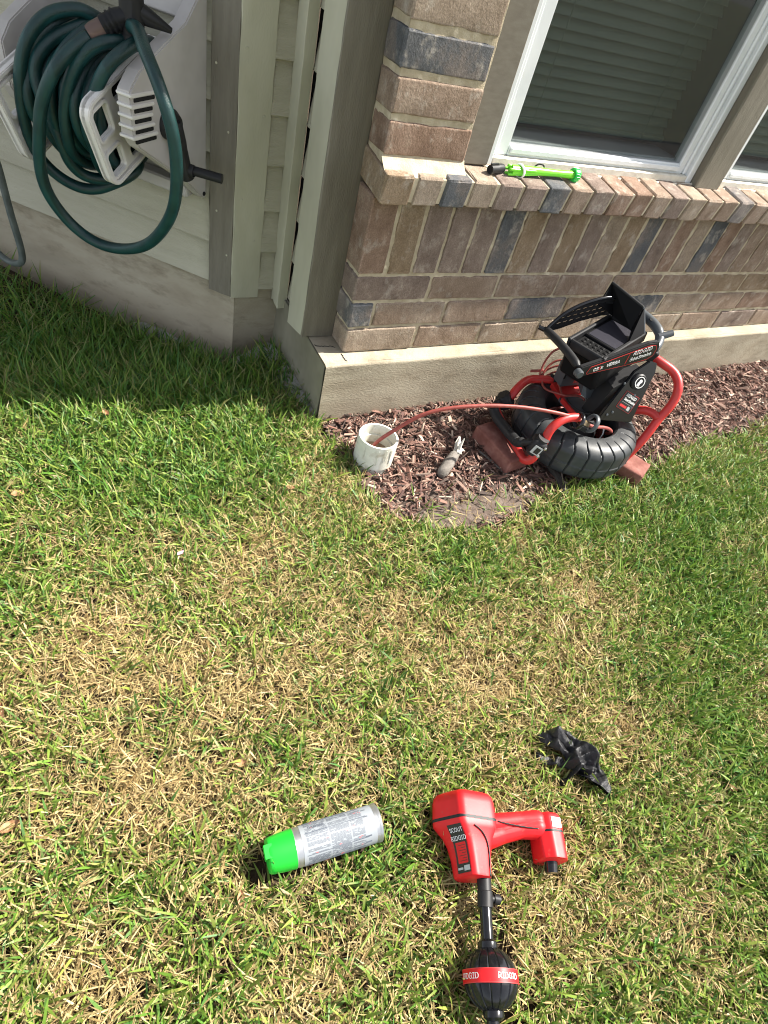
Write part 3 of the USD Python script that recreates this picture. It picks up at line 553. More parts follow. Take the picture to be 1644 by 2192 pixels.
# ================================================================ HOSE REEL on the siding
RB = lw(-.27, 0, .46)
reel = thing('hose_reel', 'pale grey plastic hose reel mounted on the sage siding wall', 'hose reel', RB)
T0 = -.0886
PANEL = rounded([(.0, .462), (.014, .474), (.108, .546), (.285, .655), (.307, .683), (.310, .772), (.27, .806), (.218, .828), (.09, .878), (.0, .955)], .008)
def wzplate(poly, t0, t1, holes=(), bevel=.003):
    """plate lying across the wall: polygon in (outward, up), from t0 to t1 along the wall"""
    return _wz(poly, t0, t1, holes, bevel)
def _wz(poly, t0, t1, holes, bevel):
    ez = np.cross(LN, Z); s = 1 if ez @ LT > 0 else -1
    v, f = plate(poly, t1 - t0, (0, 0, 0), LN, Z, holes, bevel)
    return v + lw(t0 if s > 0 else t1, 0, 0), f
slots = []
vz = [.752, .731, .7105, .6895, .669]; ve = [.222, .232, .238, .232, .222]
part(reel, 'side_panel', wzplate(PANEL, T0 - .034, T0), 'reel_plastic', smooth=40)
part(reel, 'side_panel', wzplate([(w * .86, z - .01) for w, z in PANEL], -.478, -.446), 'reel_plastic', smooth=40)
for z, e in zip(vz, ve):
    part(reel, 'vent_slot', _wz(rounded([(e, z - .004), (.300, z - .001), (.300, z + .007), (e, z + .004)], .0028), T0 - .002, T0 + .0006, (), 0), 'hole_black')
    part(reel, 'vent_rib', _wz(rounded([(e - .004, z + .006), (.3125, z + .009), (.3125, z + .0165), (e - .004, z + .0125)], .003), T0 - .034, T0 + .0035, (), .0012), 'reel_plastic_pale', smooth=40)
def flange(t, c):
    e1, e2 = A([.93, -.37]), A([.37, .93]); pt = lambda a, b: tuple(A(c) + a * e1 + b * e2)
    out = rounded([pt(-.155, -.10), pt(.155, -.10), pt(.155, .10), pt(-.155, .10)], .035, 6)
    hole = lambda a0, a1, b0, b1, k: rounded([pt(a0, b0), pt(a1, b0 + k), pt(a1, b1 - k), pt(a0, b1)], .008)
    H_ = [hole(.085, .137, .012, .075, 0), hole(.085, .137, -.078, -.022, 0), hole(-.137, -.085, .012, .075, 0), hole(-.137, -.085, -.078, -.022, 0), hole(-.05, .05, .055, .082, 0), hole(-.05, .05, -.082, -.055, 0)]
    part(reel, 'flange', join(_wz(out, t - .008, t + .004, H_, .002)), 'reel_plastic_pale', smooth=40)
    inner = rounded([pt(-.145, -.09), pt(.145, -.09), pt(.145, .09), pt(-.145, .09)], .028, 6)
    part(reel, 'flange_rim', _wz(out, t - .012, t + .014, [inner], .002), 'reel_plastic_pale', smooth=40)
    for h in H_[:4]:
        g = Polygon(h); ring = list(g.buffer(.007).exterior.coords)[:-1]
        part(reel, 'window_rim', _wz(ring, t + .002, t + .011, [list(g.exterior.coords)[:-1]], .001), 'reel_plastic_pale', smooth=40)
flange(-.168, (.195, .695)); flange(-.405, (.195, .675))
part(reel, 'drum_core', lathe([(.0, -.02), (.062, -.02), (.062, .225), (0, .225)], lw(-.39, .19, .69), LT, 40), 'black_plastic', smooth=40)
part(reel, 'axle_hub', lathe([(0, 0), (.045, 0), (.045, .055), (.03, .06), (0, .06)], lw(-.165, .19, .69), LT, 32), 'black_plastic', smooth=40)
part(reel, 'back_tray', join(_wz(rounded([(.0, .86), (.03, .87), (.04, .98), (.028, 1.02), (0, 1.02)], .006), -.445, T0 - .034, (), .002)), 'reel_plastic', smooth=40)
part(reel, 'base_bar', chamfer_box((-.445, .0, .470), (T0 - .034, .045, .505), .005, o=LO, ex=LT, ey=LN, ez=Z), 'reel_plastic', smooth=40)
part(reel, 'screw', lathe([(.0, 0), (.006, 0), (.005, .003), (0, .004)], lw(T0, .012, .486), LT, 12), 'hole_black')
crank = part(reel, 'crank', join(lathe([(0, 0), (.034, 0), (.034, .012), (.024, .026), (0, .026)], lw(T0, .175, .69), LT, 28),
    tube(spline([lw(-.066, .18, .70), lw(-.060, .168, .65), lw(-.058, .15, .592), lw(-.056, .142, .570)], 16), [.016] * 6 + [.015] * 5 + [.017] * 5, 12)), 'black_plastic', smooth=50)
part(crank, 'grip', join(tube([lw(-.06, .15, .592), lw(-.035, .141, .592), lw(.032, .126, .592)], [.012, .0115, .0115], 16), lathe([(0, 0), (.015, 0), (.015, .012), (.012, .016)], lw(-.05, .147, .592), LT, 16)), 'black_plastic', smooth=50)

# ---------------------------------------------------------------- green hose wound on the reel
ghose = thing('garden_hose', 'dark green garden hose wound in loops on the grey reel', 'hose', RB)
L_ = lambda s: [lw(*q) for q in s]
big = [(-.21, .27, .833), (-.226, .30, .813), (-.244, .33, .782), (-.265, .345, .744), (-.29, .35, .692), (-.308, .35, .633), (-.331, .34, .561), (-.336, .33, .5), (-.325, .31, .444), (-.292, .29, .397), (-.236, .28, .377), (-.158, .28, .392), (-.083, .29, .436), (-.019, .31, .507), (.028, .335, .586), (.05, .355, .672), (.049, .365, .746), (.031, .365, .80), (-.004, .345, .838), (-.056, .30, .862), (-.098, .255, .872), (-.135, .225, .868)]
left = [(-.225, .13, .815), (-.259, .20, .857), (-.281, .22, .859), (-.313, .25, .846), (-.339, .28, .815), (-.357, .30, .775), (-.37, .31, .726), (-.381, .31, .666), (-.388, .30, .60), (-.388, .28, .547), (-.362, .26, .507), (-.321, .24, .486), (-.284, .22, .486), (-.241, .19, .508), (-.215, .12, .55)]
two = [(-.24, .12, .815), (-.258, .19, .837), (-.278, .22, .829), (-.311, .25, .805), (-.33, .28, .776), (-.341, .295, .74), (-.334, .30, .701), (-.318, .30, .66), (-.30, .295, .612), (-.297, .28, .562), (-.281, .25, .527), (-.253, .22, .521), (-.242, .18, .524), (-.23, .11, .56)]
three = [(-.22, .13, .82), (-.233, .20, .838), (-.24, .23, .836), (-.255, .26, .815), (-.271, .285, .786), (-.291, .295, .746), (-.305, .295, .706), (-.302, .28, .64), (-.29, .24, .58), (-.28, .17, .55), (-.27, .11, .57)]
four = [(-.14, .12, .82), (-.147, .19, .832), (-.155, .22, .835), (-.168, .25, .835), (-.198, .28, .817), (-.224, .30, .782), (-.247, .31, .733), (-.266, .31, .67), (-.275, .30, .62), (-.288, .27, .574), (-.285, .2, .54), (-.26, .13, .55)]
five = [(-.15, .12, .82), (-.132, .19, .84), (-.122, .23, .843), (-.129, .27, .829), (-.149, .30, .798), (-.173, .31, .754), (-.193, .31, .704), (-.212, .29, .635), (-.235, .25, .567), (-.245, .19, .53), (-.22, .12, .55)]
six = [(-.30, .12, .81), (-.31, .19, .832), (-.325, .24, .822), (-.345, .275, .79), (-.362, .29, .74), (-.362, .29, .69), (-.35, .285, .64), (-.335, .26, .58), (-.31, .2, .54), (-.29, .12, .56)]
chain = []
for arc, tb in ((six, -.33), (left, -.30), (two, -.28), (three, -.25), (four, -.2), (five, -.2)):
    chain += arc + [(tb, .07, .62), (tb + .02, .06, .70), (tb + .03, .08, .775)]
part(ghose, 'hose', tube(spline(L_(chain), 620), .0135, 14), 'hose_green', smooth=True)
th = np.linspace(0, 2 * np.pi * 9.5, 420); hr = np.random.default_rng(3)
core = np.stack([-.375 + .19 * th / th[-1] + .006 * np.sin(th * .7), .19 + (.108 + .010 * np.sin(th * 1.31)) * np.cos(th), .685 + (.112 + .008 * np.sin(th * .83)) * np.sin(th)], 1)
part(ghose, 'hose', tube(L_(core), .0130, 10), 'hose_green', smooth=True)
part(ghose, 'hose', tube(spline(L_(big), 260), .0138, 16), 'hose_green', smooth=True, label='long loop hanging in front of the reel')
part(ghose, 'valve_body', join(tube(L_([(-.146, .205, .955), (-.146, .205, .88), (-.144, .212, .84)]), [.024, .026, .021], 18), tube(L_([(-.146, .205, .885), (-.168, .228, .872), (-.19, .245, .855)]), [.017, .020, .020], 16), tube(L_([(-.146, .205, .895), (-.12, .185, .885), (-.088, .15, .868)]), [.022, .017, .006], 14),
    tube(L_([(-.144, .212, .85), (-.143, .213, .825)]), [.022, .024], 18)), 'black_plastic', smooth=45)
part(ghose, 'coupling', tube(L_([(-.188, .243, .856), (-.205, .257, .842), (-.212, .263, .836)]), [.0185, .0185, .0165], 18), 'old_brass', smooth=40)
for k in range(3):
    part(ghose, 'coupling_ring', tube(L_([(-.168 - .007 * k, .228 + .006 * k, .872 - .006 * k), (-.171 - .007 * k, .231 + .006 * k, .8695 - .006 * k)]), .0225, 18), 'black_plastic', smooth=40)
grey = [(-.60, .05, .75), (-.70, .07, .56), (-.735, .085, .43), (-.714, .10, .39), (-.698, .11, .326), (-.683, .12, .245), (-.674, .12, .151), (-.680, .12, .108), (-.712, .11, .082), (-.759, .10, .070), (-.806, .09, .078), (-.852, .08, .106), (-.90, .07, .2)]
single('leader_hose', tube(spline(L_(grey), 140), .0105, 14), 'hose_grey', smooth=True, label='thin grey-green hose end hanging low, at the left edge', category='hose')

# ================================================================ PIPE INSPECTION REEL
MO, RR, HH = A([.7384, -.3395, 0]), A([.7774, -.6291, 0]), A([.6291, .7774, 0])
def ml(r, w, z): return MO + RR * r + HH * w + Z * z
def mls(q): return [ml(*p) for p in q]
def mlm(mesh): v, f = arr(mesh); return MO + v[:, :1] * RR + v[:, 1:2] * HH + v[:, 2:3] * Z, f
mach = thing('pipe_camera_reel', 'black and red pipe inspection camera reel with an open hooded monitor, on paver bricks', 'inspection camera', ml(0, 0, .02))
# drum shaped like a tyre, with slanting grooves
prof = [(.124, .056), (.124, .160), (.130, .1665), (.150, .1685), (.172, .1675), (.188, .161), (.2005, .150), (.2065, .139), (.2080, .110), (.2082, .100), (.2100, .098), (.2100, .092), (.2080, .090), (.2065, .070), (.201, .056), (.19, .047), (.165, .042), (.13, .040)]
pr = []
for (r0, z0), (r1, z1) in zip(prof[:-1], prof[1:]):
    n = max(1, int(math.hypot(r1 - r0, z1 - z0) / .008)); pr += [(r0 + (r1 - r0) * i / n, z0 + (z1 - z0) * i / n) for i in range(n)]
pr += [prof[-1]]
NA = 560; ang = np.linspace(0, 2 * np.pi, NA, endpoint=False); pr = A(pr); V = np.zeros((len(pr), NA, 3)); NG = 27
for i, (r_, z) in enumerate(pr):
    sl_ = np.where(z > .146, (z - .146) * 3.0, (.146 - z) * .1) + (.0)
    d = ((ang + sl_ * 1.0) * NG / (2 * np.pi) + .5) % 1 - .5; g = np.exp(-(d / .040) ** 4)
    dep = .009 * g * (r_ > .160) * (i > 4); rr = r_ - dep * (.6 if z > .15 else 1); zz_ = z - (dep * .6 if z > .15 else 0)
    V[i] = np.stack([rr * np.cos(ang), rr * np.sin(ang), np.broadcast_to(zz_, NA)], -1)
i, j = np.meshgrid(np.arange(len(pr) - 1), np.arange(NA), indexing='ij'); j2 = (j + 1) % NA
F = np.stack([i * NA + j, (i + 1) * NA + j, (i + 1) * NA + j2, i * NA + j2], -1).reshape(-1, 4)
part(mach, 'drum', mlm((V.reshape(-1, 3), np.vstack([F[:, [0, 1, 2]], F[:, [0, 2, 3]]])[:, ::-1])), 'tyre_black', smooth=40)
part(mach, 'drum_floor', mlm(lathe([(0, .055), (.126, .05), (.126, .034), (0, .034)], n=48)), 'black_plastic', smooth=40)
part(mach, 'drum_hub', mlm(lathe([(.0, .16), (.05, .155), (.075, .12), (.085, .05)], n=40)), 'black_plastic', smooth=40)
# coils of push cable inside the drum
th = np.linspace(0, 2 * np.pi * 3.2, 160)
part(mach, 'push_cable', tube([ml(.105 * math.cos(t), .105 * math.sin(t), .075 + .010 * t / 6.3) for t in th], .0045, 8), 'cable_red', smooth=True)
RT = .0140
def rtube(name, pts, n=40, r=RT, mat='red_tube', **kw): return part(mach, name, tube(spline(mls(pts), n), r, 16), mat, smooth=True, **kw)
rtube('frame_tube', [(-.248, -.01, .118), (-.235, .0, .138), (-.226, .02, .154), (-.211, .05, .166), (-.189, .08, .172), (-.144, .10, .178), (-.099, .12, .182)])
rtube('frame_tube', [(-.27, -.03, .102), (-.262, -.05, .092), (-.216, -.12, .082), (-.167, -.20, .077), (-.148, -.225, .076), (-.133, -.232, .086), (-.124, -.226, .112), (-.120, -.218, .14)], 60)
rtube('frame_tube', [(-.118, -.215, .145), (-.116, -.207, .168), (-.113, -.197, .195), (-.098, -.18, .217), (-.075, -.16, .227), (-.04, -.14, .228)])
rtube('frame_tube', [(.128, .135, .372), (.150, .125, .364), (.185, .11, .359), (.219, .10, .351), (.243, .08, .336), (.253, .06, .315), (.257, .05, .29), (.252, .035, .258), (.240, .02, .222), (.225, -.01, .165), (.205, -.035, .105), (.189, -.052, .066)], 80)
rtube('frame_tube', [(.11, .055, .165), (.146, .05, .187), (.169, .05, .207), (.198, .042, .222), (.222, .03, .226), (.236, .018, .220)])
part(mach, 'tube_foot', tube(mls([(.191, -.049, .072), (.188, -.054, .060)]), .0165, 16), 'black_plastic', smooth=40)
def clamp(c, ax, up, s, name='clamp'):
    ax, up = A(ax, float), A(up, float); ax /= np.linalg.norm(ax); up -= ax * (up @ ax); up /= np.linalg.norm(up); sd_ = np.cross(ax, up)
    return part(mach, name, join(chamfer_box((-s[0], -s[1], -s[2]), s, min(s) * .35, o=c, ex=ax, ey=sd_, ez=up), lathe([(0, -s[0] * 1.25), (s[1] * .82, -s[0] * 1.25), (s[1] * .82, s[0] * 1.25), (0, s[0] * 1.25)], c, ax, 18)), 'black_plastic', smooth=40), (c, ax, sd_, up)
clamp(ml(-.250, -.012, .122), RR * .6 + Z * .6, Z, (.020, .027, .025))
(_c2, (c2, a2, s2, u2)) = clamp(ml(-.132, -.222, .142), Z * .8 + RR * .2, -HH, (.026, .024, .026))
part(mach, 'clamp_plate', frame_box(c2, a2, s2, u2, (-.018, -.014, .0262), (.014, .014, .0278)), 'label_grey', smooth=False)
part(mach, 'clamp_plate', frame_box(c2, a2, s2, u2, (-.013, -.006, .0281), (.009, .009, .0290)), 'label_black', smooth=False)
for k in (-.018, .018):
    part(mach, 'bolt', lathe([(0, 0), (.005, 0), (.005, .004), (0, .006)], c2 + a2 * k + s2 * .017 + u2 * .025, u2, 10), 'steel', smooth=40)
clamp(ml(.140, .128, .368), RR * .9 - Z * .25, Z, (.014, .019, .021))
grip = rtube('grip', [(-.279, -.075, .116), (-.262, -.10, .107), (-.229, -.14, .1045), (-.204, -.175, .107), (-.188, -.197, .111)], 30, .0165, 'black_plastic')
rtube('grip_bracket', [(-.189, -.196, .110), (-.176, -.21, .124), (-.162, -.218, .138), (-.145, -.222, .148)], 20, [.016] * 8 + [.011] * 12, 'black_plastic')
rtube('grip_bracket', [(-.279, -.075, .116), (-.276, -.05, .122), (-.262, -.025, .122)], 12, .013, 'black_plastic')
part(mach, 'grip_screw', lathe([(0, 0), (.005, 0), (.004, .003), (0, .003)], ml(-.222, -.16, .121), Z, 10), 'hole_black')

# plates above the drum
def mplate(name, pts, th_, mat, label=None, c=.002, parent=None):
    """flat panel through local points (first three set the plane), th_ thick, softened"""
    P = A(mls(pts)); ex = P[1] - P[0]; ex /= np.linalg.norm(ex); n = np.cross(ex, P[2] - P[0]); n /= np.linalg.norm(n); ey = np.cross(n, ex)
    poly = [((p - P[0]) @ ex, (p - P[0]) @ ey) for p in P]
    return part(parent or mach, name, plate(rounded(poly, .004), th_, P[0], ex, ey, (), c), mat, smooth=40, label=label), (P[0], ex, ey, n)
part(mach, 'cross_plate', mlm(hull_pts([(-.115, .085, .163), (-.02, .15, .168), (.015, .105, .168), (-.08, .03, .163), (-.115, .085, .185), (-.02, .15, .196), (.012, .105, .189), (-.08, .03, .178)])), 'red_tube', smooth=30)
part(mach, 'cable_plate', mlm(hull_pts([(-.082, .026, .163), (.02, .10, .166), (.055, .03, .166), (-.024, -.05, .160), (-.082, .026, .173), (.02, .10, .182), (.055, .03, .178), (-.024, -.05, .170)])), 'grey_plastic', smooth=30)
part(mach, 'cross_plate', mlm(hull_pts([(-.076, .018, .166), (-.020, -.058, .164), (-.014, -.052, .164), (-.07, .024, .166), (-.076, .018, .182), (-.020, -.058, .178), (-.014, -.052, .178), (-.07, .024, .182)])), 'red_tube', smooth=30)
part(mach, 'yoke', mlm(hull_pts([(-.115, .10, .195), (-.03, .16, .2), (-.005, .12, .2), (-.09, .06, .195), (-.12, .10, .265), (-.035, .17, .29), (.0, .12, .29), (-.095, .06, .265)])), 'grey_plastic', smooth=30)
part(mach, 'yoke_slot', mlm(hull_pts([(-.094, .0565, .225), (-.088, .0605, .227), (-.094, .0565, .245), (-.088, .0605, .247), (-.093, .0635, .225), (-.093, .0635, .245)])), 'hole_black')
part(mach, 'red_latch', mlm(hull_pts([(-.055, .07, .215), (-.02, .095, .225), (-.05, .07, .245), (-.015, .095, .25), (-.05, .09, .22), (-.02, .11, .24)])), 'red_tube', smooth=30)
# monitor: two side plates, grips, display tray and open hood
Bp, Cp = ml(-.102, -.10, .360), ml(.105, .04, .430)
e1 = Cp - Bp; e1 /= np.linalg.norm(e1); e2 = Z - e1 * (Z @ e1); e2 /= np.linalg.norm(e2); e3 = np.cross(e1, e2)
near = rounded([(-.012, -.012), (-.004, .014), (.08, .020), (.17, .031), (.225, .036), (.258, .030), (.268, .008), (.262, -.022), (.235, -.034), (.16, -.032), (.06, -.025), (.012, -.024)], .008)
nearp = part(mach, 'side_plate', plate(near, .016, Bp - e3 * .004, e1, e2, (), .003), 'black_plastic', smooth=40)
band = rounded([(.016, -.018), (.030, .007), (.09, .012), (.17, .021), (.225, .026), (.250, .022), (.257, .006), (.252, -.017), (.232, -.026), (.16, -.026), (.06, -.020)], .006)
inner = list(Polygon(band).buffer(-.0014).exterior.coords)[:-1]
part(nearp, 'red_outline', plate(band, .0008, Bp + e3 * .0122, e1, e2, [inner]), 'red_print', smooth=False)
part(nearp, 'face_panel', plate(inner, .0006, Bp + e3 * .0122, e1, e2), 'label_black', smooth=False)
tx = (e1 + e2 * .055) / np.linalg.norm(e1 + e2 * .055); ty = np.cross(e3, tx)
fp = Bp + e3 * .0131
part(nearp, 'lettering', join(text('CS', .0105, fp + e1 * .040 - e2 * .0125, tx, ty, bold=True, shear=.15), text('x', .0105, fp + e1 * .0655 - e2 * .0110, tx, ty, bold=True, shear=.15), text('VERSA', .0105, fp + e1 * .084 - e2 * .0095, tx, ty, bold=True, shear=.2)), 'white_print', smooth=False)
part(nearp, 'lettering', text('6', .0105, fp + e1 * .0572 - e2 * .0117, tx, ty, bold=True, shear=.15), 'red_print', smooth=False)
part(nearp, 'lettering', join(text('RIDGID', .0130, fp + e1 * .172 + e2 * .006, tx, ty, shear=.25), text('SeeSnake', .0115, fp + e1 * .166 - e2 * .0135, tx, ty, shear=.25)), 'white_print', smooth=False)
part(nearp, 'red_rule', join(frame_box(fp, tx, ty, e3, (.176, .0005, 0), (.226, .002, .0004)), frame_box(fp, e2 * .95 + e1 * .2, -e1, e3, (-.020, -.158, 0), (.016, -.156, .0004))), 'red_print', smooth=False)
part(nearp, 'pivot_knob', lathe([(0, 0), (.013, 0), (.013, .016), (.010, .019), (0, .019)], Bp - e1 * .012 + e3 * .008, e3, 20), 'grey_plastic', smooth=40)
Ap = ml(-.215, .06, .362)
arch = rounded([(.0, -.004), (.018, .020), (.05, .044), (.09, .060), (.14, .068), (.20, .066), (.245, .046), (.258, .010), (.25, -.006), (.2, .004), (.12, .004), (.05, -.004)], .004)
holes = []
for row, (y0, s0, s1) in enumerate(((.046, .075, .225), (.030, .045, .235), (.014, .035, .235))):
    s = s0
    while s + .016 < s1: holes.append([(s, y0), (s + .0155, y0 + .0015), (s + .0155, y0 + .0068), (s, y0 + .0053)]); s += .0225
part(mach, 'side_plate', plate(arch, .004, Ap - e3 * .002, e1, e2, holes), 'black_plastic', smooth=40, label='arched perforated side plate')
part(mach, 'side_rim', tube(spline([Ap + e1 * a + e2 * b + e3 * .002 for a, b in ((-.004, .0), (.018, .022), (.05, .046), (.09, .062), (.14, .070), (.20, .068), (.247, .047))], 40), .006, 10), 'gloss_black', smooth=True)
part(mach, 'handle', tube(spline(mls([(-.218, .064, .364), (-.205, .045, .368), (-.16, -.02, .371), (-.115, -.085, .366), (-.108, -.098, .362)]), 24), [.009] * 3 + [.0125] * 18 + [.010] * 3, 14), 'black_plastic', smooth=True)
part(mach, 'handle_boss', tube(mls([(-.212, .06, .364), (-.240, .062, .366)]), .0075, 14), 'gloss_black', smooth=40)
part(mach, 'handle', tube(spline(mls([(.030, .215, .452), (.062, .178, .459), (.090, .148, .458), (.108, .118, .455), (.118, .092, .447), (.118, .066, .434), (.108, .046, .424)]), 36), [.015] * 22 + [.014] * 6 + [.013] * 8, 16), 'grey_plastic', smooth=True)
part(mach, 'handle_boss', tube(mls([(.112, .085, .446), (.150, .100, .466)]), [.012, .0095], 14), 'grey_plastic', smooth=40)
part(mach, 'grip_screw', lathe([(0, 0), (.006, 0), (.005, .002), (0, .002)], ml(.082, .138, .468), -HH * .5 + Z, 12), 'hole_black')
sT, sR, sB, sL = [A(ml(*q)) for q in ((-.022, .16, .425), (.026, .08, .433), (-.025, -.02, .406), (-.091, .06, .404))]
tx_ = sT - sL; tx_ /= np.linalg.norm(tx_); nv = np.cross(sB - sL, tx_); nv /= np.linalg.norm(nv); nv = nv if nv[2] > 0 else -nv; tv = np.cross(nv, tx_)
tv = tv if (sB - sL) @ tv > 0 else -tv
lx, lv = np.linalg.norm(sT - sL), (sB - sL) @ tv
fb = lambda lo, hi, c: chamfer_box(lo, hi, c, o=sL, ex=tx_, ey=tv, ez=nv)
part(mach, 'display_body', join(fb((-.082, -.020, -.125), (lx + .022, lv + .018, -.020), .012)), 'matte_black', smooth=40)
for lo, hi in (((-.082, -.020, -.03), (lx + .022, -.008, .004)), ((-.082, lv + .006, -.03), (lx + .022, lv + .018, .004)), ((lx + .008, -.008, -.03), (lx + .022, lv + .006, .004)), ((-.082, -.008, -.03), (-.070, lv + .006, .002))):
    part(mach, 'tray_rim', fb(lo, hi, .003), 'black_plastic', smooth=40)
part(mach, 'screen_bezel', fb((-.008, -.0075, -.022), (lx + .0075, lv + .0055, -.006), .003), 'matte_black', smooth=40)
part(mach, 'screen', fb((.0, .0, -.0065), (lx, lv, -.005), .0005), 'screen_glass', smooth=False)
part(mach, 'keypad', fb((-.068, -.005, -.022), (-.012, lv + .004, -.011), .003), 'matte_black', smooth=40)
for a in range(3):
    for b in range(5):
        part(mach, 'key', fb((-.060 + .016 * a, .006 + .020 * b, -.012), (-.050 + .016 * a, .018 + .020 * b, -.0085), .002), 'matte_black', smooth=40)
def slabq(name, q, th_, mat='matte_black'):
    q = A(mls(q)); n = np.cross(q[1] - q[0], q[2] - q[0]); n /= np.linalg.norm(n)
    return part(mach, name, hull_pts(np.vstack([q - n * th_ / 2, q + n * th_ / 2])), mat, smooth=30)
slabq('hood', [(-.067, .20, .513), (.035, .12, .503), (.030, .088, .436), (-.020, .168, .428)], .007)
slabq('hood_flap', [(-.068, .199, .512), (-.020, .168, .428), (-.086, .145, .458)], .005)
slabq('hood_flap', [(.037, .117, .503), (.069, .088, .443), (.026, .036, .417), (.031, .086, .436)], .005)
part(mach, 'hood_edge', tube(mls([(-.067, .20, .513), (.035, .12, .503)]), .0045, 10), 'black_plastic', smooth=True)
part(mach, 'hood_edge', tube(mls([(.036, .119, .503), (.069, .088, .443)]), .0038, 10), 'grey_plastic', smooth=True)
# support arm with its label
armp, (ao, ax1, ay1, an) = mplate('support_arm', [(.032, -.060, .196), (.152, .0, .190), (.150, .060, .350), (.140, .066, .376), (.112, .060, .380), (.075, .030, .345)], .012, 'gloss_black', label='glossy black support arm with a label')
s_ = 1 if an @ (CAM - ao) > 0 else -1
face = ao + an * (.0125 if s_ > 0 else -.0006)
def armq(u, v): return face + ax1 * u + ay1 * v
au = ay1 * .94 + ax1 * .34; au /= np.linalg.norm(au); ar = np.cross(au, an * s_)
ar = ar if ar @ RR > 0 else -ar
lo_ = armq(.062, .058)
if abs(np.cross(ar, au) @ (an * s_) - 1) < .1:
    part(armp, 'label', frame_box(lo_, ar, au, an * s_, (-.008, -.012, 0), (.055, .046, .0005)), 'red_print', smooth=False)
    part(armp, 'label', frame_box(lo_, ar, au, an * s_, (-.0068, -.0108, .0003), (.0538, .0448, .0009)), 'label_black', smooth=False)
    part(armp, 'lettering', join(text('RIDGID', .009, lo_ + au * .031 + an * s_ * .001, ar, au, .0004, True, .2), text('SeeSnake', .008, lo_ + au * .018 + an * s_ * .001, ar, au, .0004, True, .2)), 'white_print', smooth=False)
    part(armp, 'label', join(frame_box(lo_, ar, au, an * s_, (.0, .011, .001), (.042, .0118, .0014)), frame_box(lo_, ar, au, an * s_, (.034, -.006, .001), (.046, .007, .0014))), 'label_grey', smooth=False)
    part(armp, 'label', frame_box(lo_, ar, au, an * s_, (.0, -.004, .001), (.03, .004, .0014)), 'red_print', smooth=False)
kn = armq(.098, .135)
part(armp, 'pivot_knob', lathe([(0, 0), (.026, 0), (.026, .006), (.022, .010), (0, .010)], kn, an * s_, 32), 'black_plastic', smooth=40)
part(armp, 'pivot_mark', join(lathe([(.016, 0), (.0185, 0), (.0185, .0006), (.016, .0006)], kn + an * s_ * .0101, an * s_, 28), lathe([(0, 0), (.006, 0), (.006, .0008), (0, .0008)], kn + au * .004 + an * s_ * .0101, an * s_, 14), frame_box(kn + an * s_ * .0101, ar, au, an * s_, (-.007, -.013, 0), (.003, -.001, .0008))), 'white_print', smooth=False)
for u, v in ((.05, .125), (.045, .03), (.028, .02), (.105, .09), (.11, .05)):
    part(armp, 'bolt', lathe([(0, 0), (.0042, 0), (.0042, .002), (0, .003)], armq(u, v), an * s_, 12), 'grey_plastic', smooth=40)
part(mach, 'battery', mlm(hull_pts([(-.053, .0, .312), (.045, .08, .320), (.063, .08, .258), (.02, .025, .222), (-.010, .0, .218), (-.030, .0, .225), (-.06, .03, .315), (.02, .13, .32), (.03, .13, .25), (-.04, .05, .225)])), 'grey_plastic', smooth=25)
part(mach, 'arm_bracket', mlm(hull_pts([(.02, -.03, .17), (.13, .05, .17), (.10, .09, .17), (-.005, .01, .17), (.04, -.03, .30), (.13, .06, .34), (.10, .09, .34), (.01, .03, .30)])), 'black_plastic', smooth=30)
# cable guide rings, wires
def ring(c, ax, R, r, n=32): a = np.linspace(0, 2 * np.pi, 14, endpoint=False); return lathe([(R + r * math.cos(t), r * 1.6 * math.sin(t)) for t in a], c, ax, n, closed=True)
gax = RR * .86 + HH * .25 - Z * .30
part(mach, 'guide_ring', ring(ml(-.040, -.150, .222), gax, .0255, .0042), 'gloss_black', smooth=True)
part(mach, 'guide_ring', ring(ml(.006, -.135, .221), gax, .0255, .0050), 'grey_plastic', smooth=True)
part(mach, 'guide_block', chamfer_box((-.020, -.015, -.028), (.020, .015, -.006), .004, o=ml(-.018, -.142, .222), ex=gax / np.linalg.norm(gax), ey=np.cross(Z, gax / np.linalg.norm(gax)), ez=Z), 'black_plastic')
part(mach, 'guide_nut', tube([ml(-.034, -.148, .2225), ml(-.004, -.138, .213)], [.010, .012], 6), 'brass', smooth=False)
for k, q in enumerate([[(-.16, .10, .185), (-.162, .12, .225), (-.145, .14, .27), (-.115, .14, .29), (-.08, .13, .29)], [(-.15, .105, .185), (-.145, .125, .21), (-.125, .14, .235), (-.09, .14, .245)], [(-.155, .105, .182), (-.14, .13, .20), (-.11, .14, .222), (-.085, .14, .225)], [(-.14, .11, .18), (-.12, .13, .195), (-.09, .14, .205), (-.07, .14, .20)],
        [(-.148, .10, .18), (-.13, .05, .175), (-.10, .035, .182), (-.07, .03, .186)], [(-.098, .085, .19), (-.085, .06, .186), (-.075, .03, .186), (-.045, .04, .189), (-.015, .05, .19), (.0, .04, .188)], [(-.195, .105, .19), (-.17, .11, .197), (-.155, .115, .202)]]):
    part(mach, 'wire', tube(spline(mls(q), 30), .0036 if k < 6 else .005, 8), 'cable_red', smooth=True)
part(mach, 'wire', tube(spline(mls([(-.06, .02, .184), (-.045, -.01, .184), (-.02, -.03, .186), (.005, -.04, .19), (.02, -.02, .19)]), 24), .003, 8), 'black_plastic', smooth=True)
part(mach, 'cable_tie', lathe([(0, -.012), (.017, -.012), (.017, .012), (0, .012)], ml(-.112, .115, .181), RR, 16), 'black_plastic', smooth=40)
part(mach, 'drum_spring', tube(spline(mls([(.075, -.03, .16), (.085, -.045, .145), (.08, -.055, .12)]), 12), .003, 8), 'steel', smooth=True)
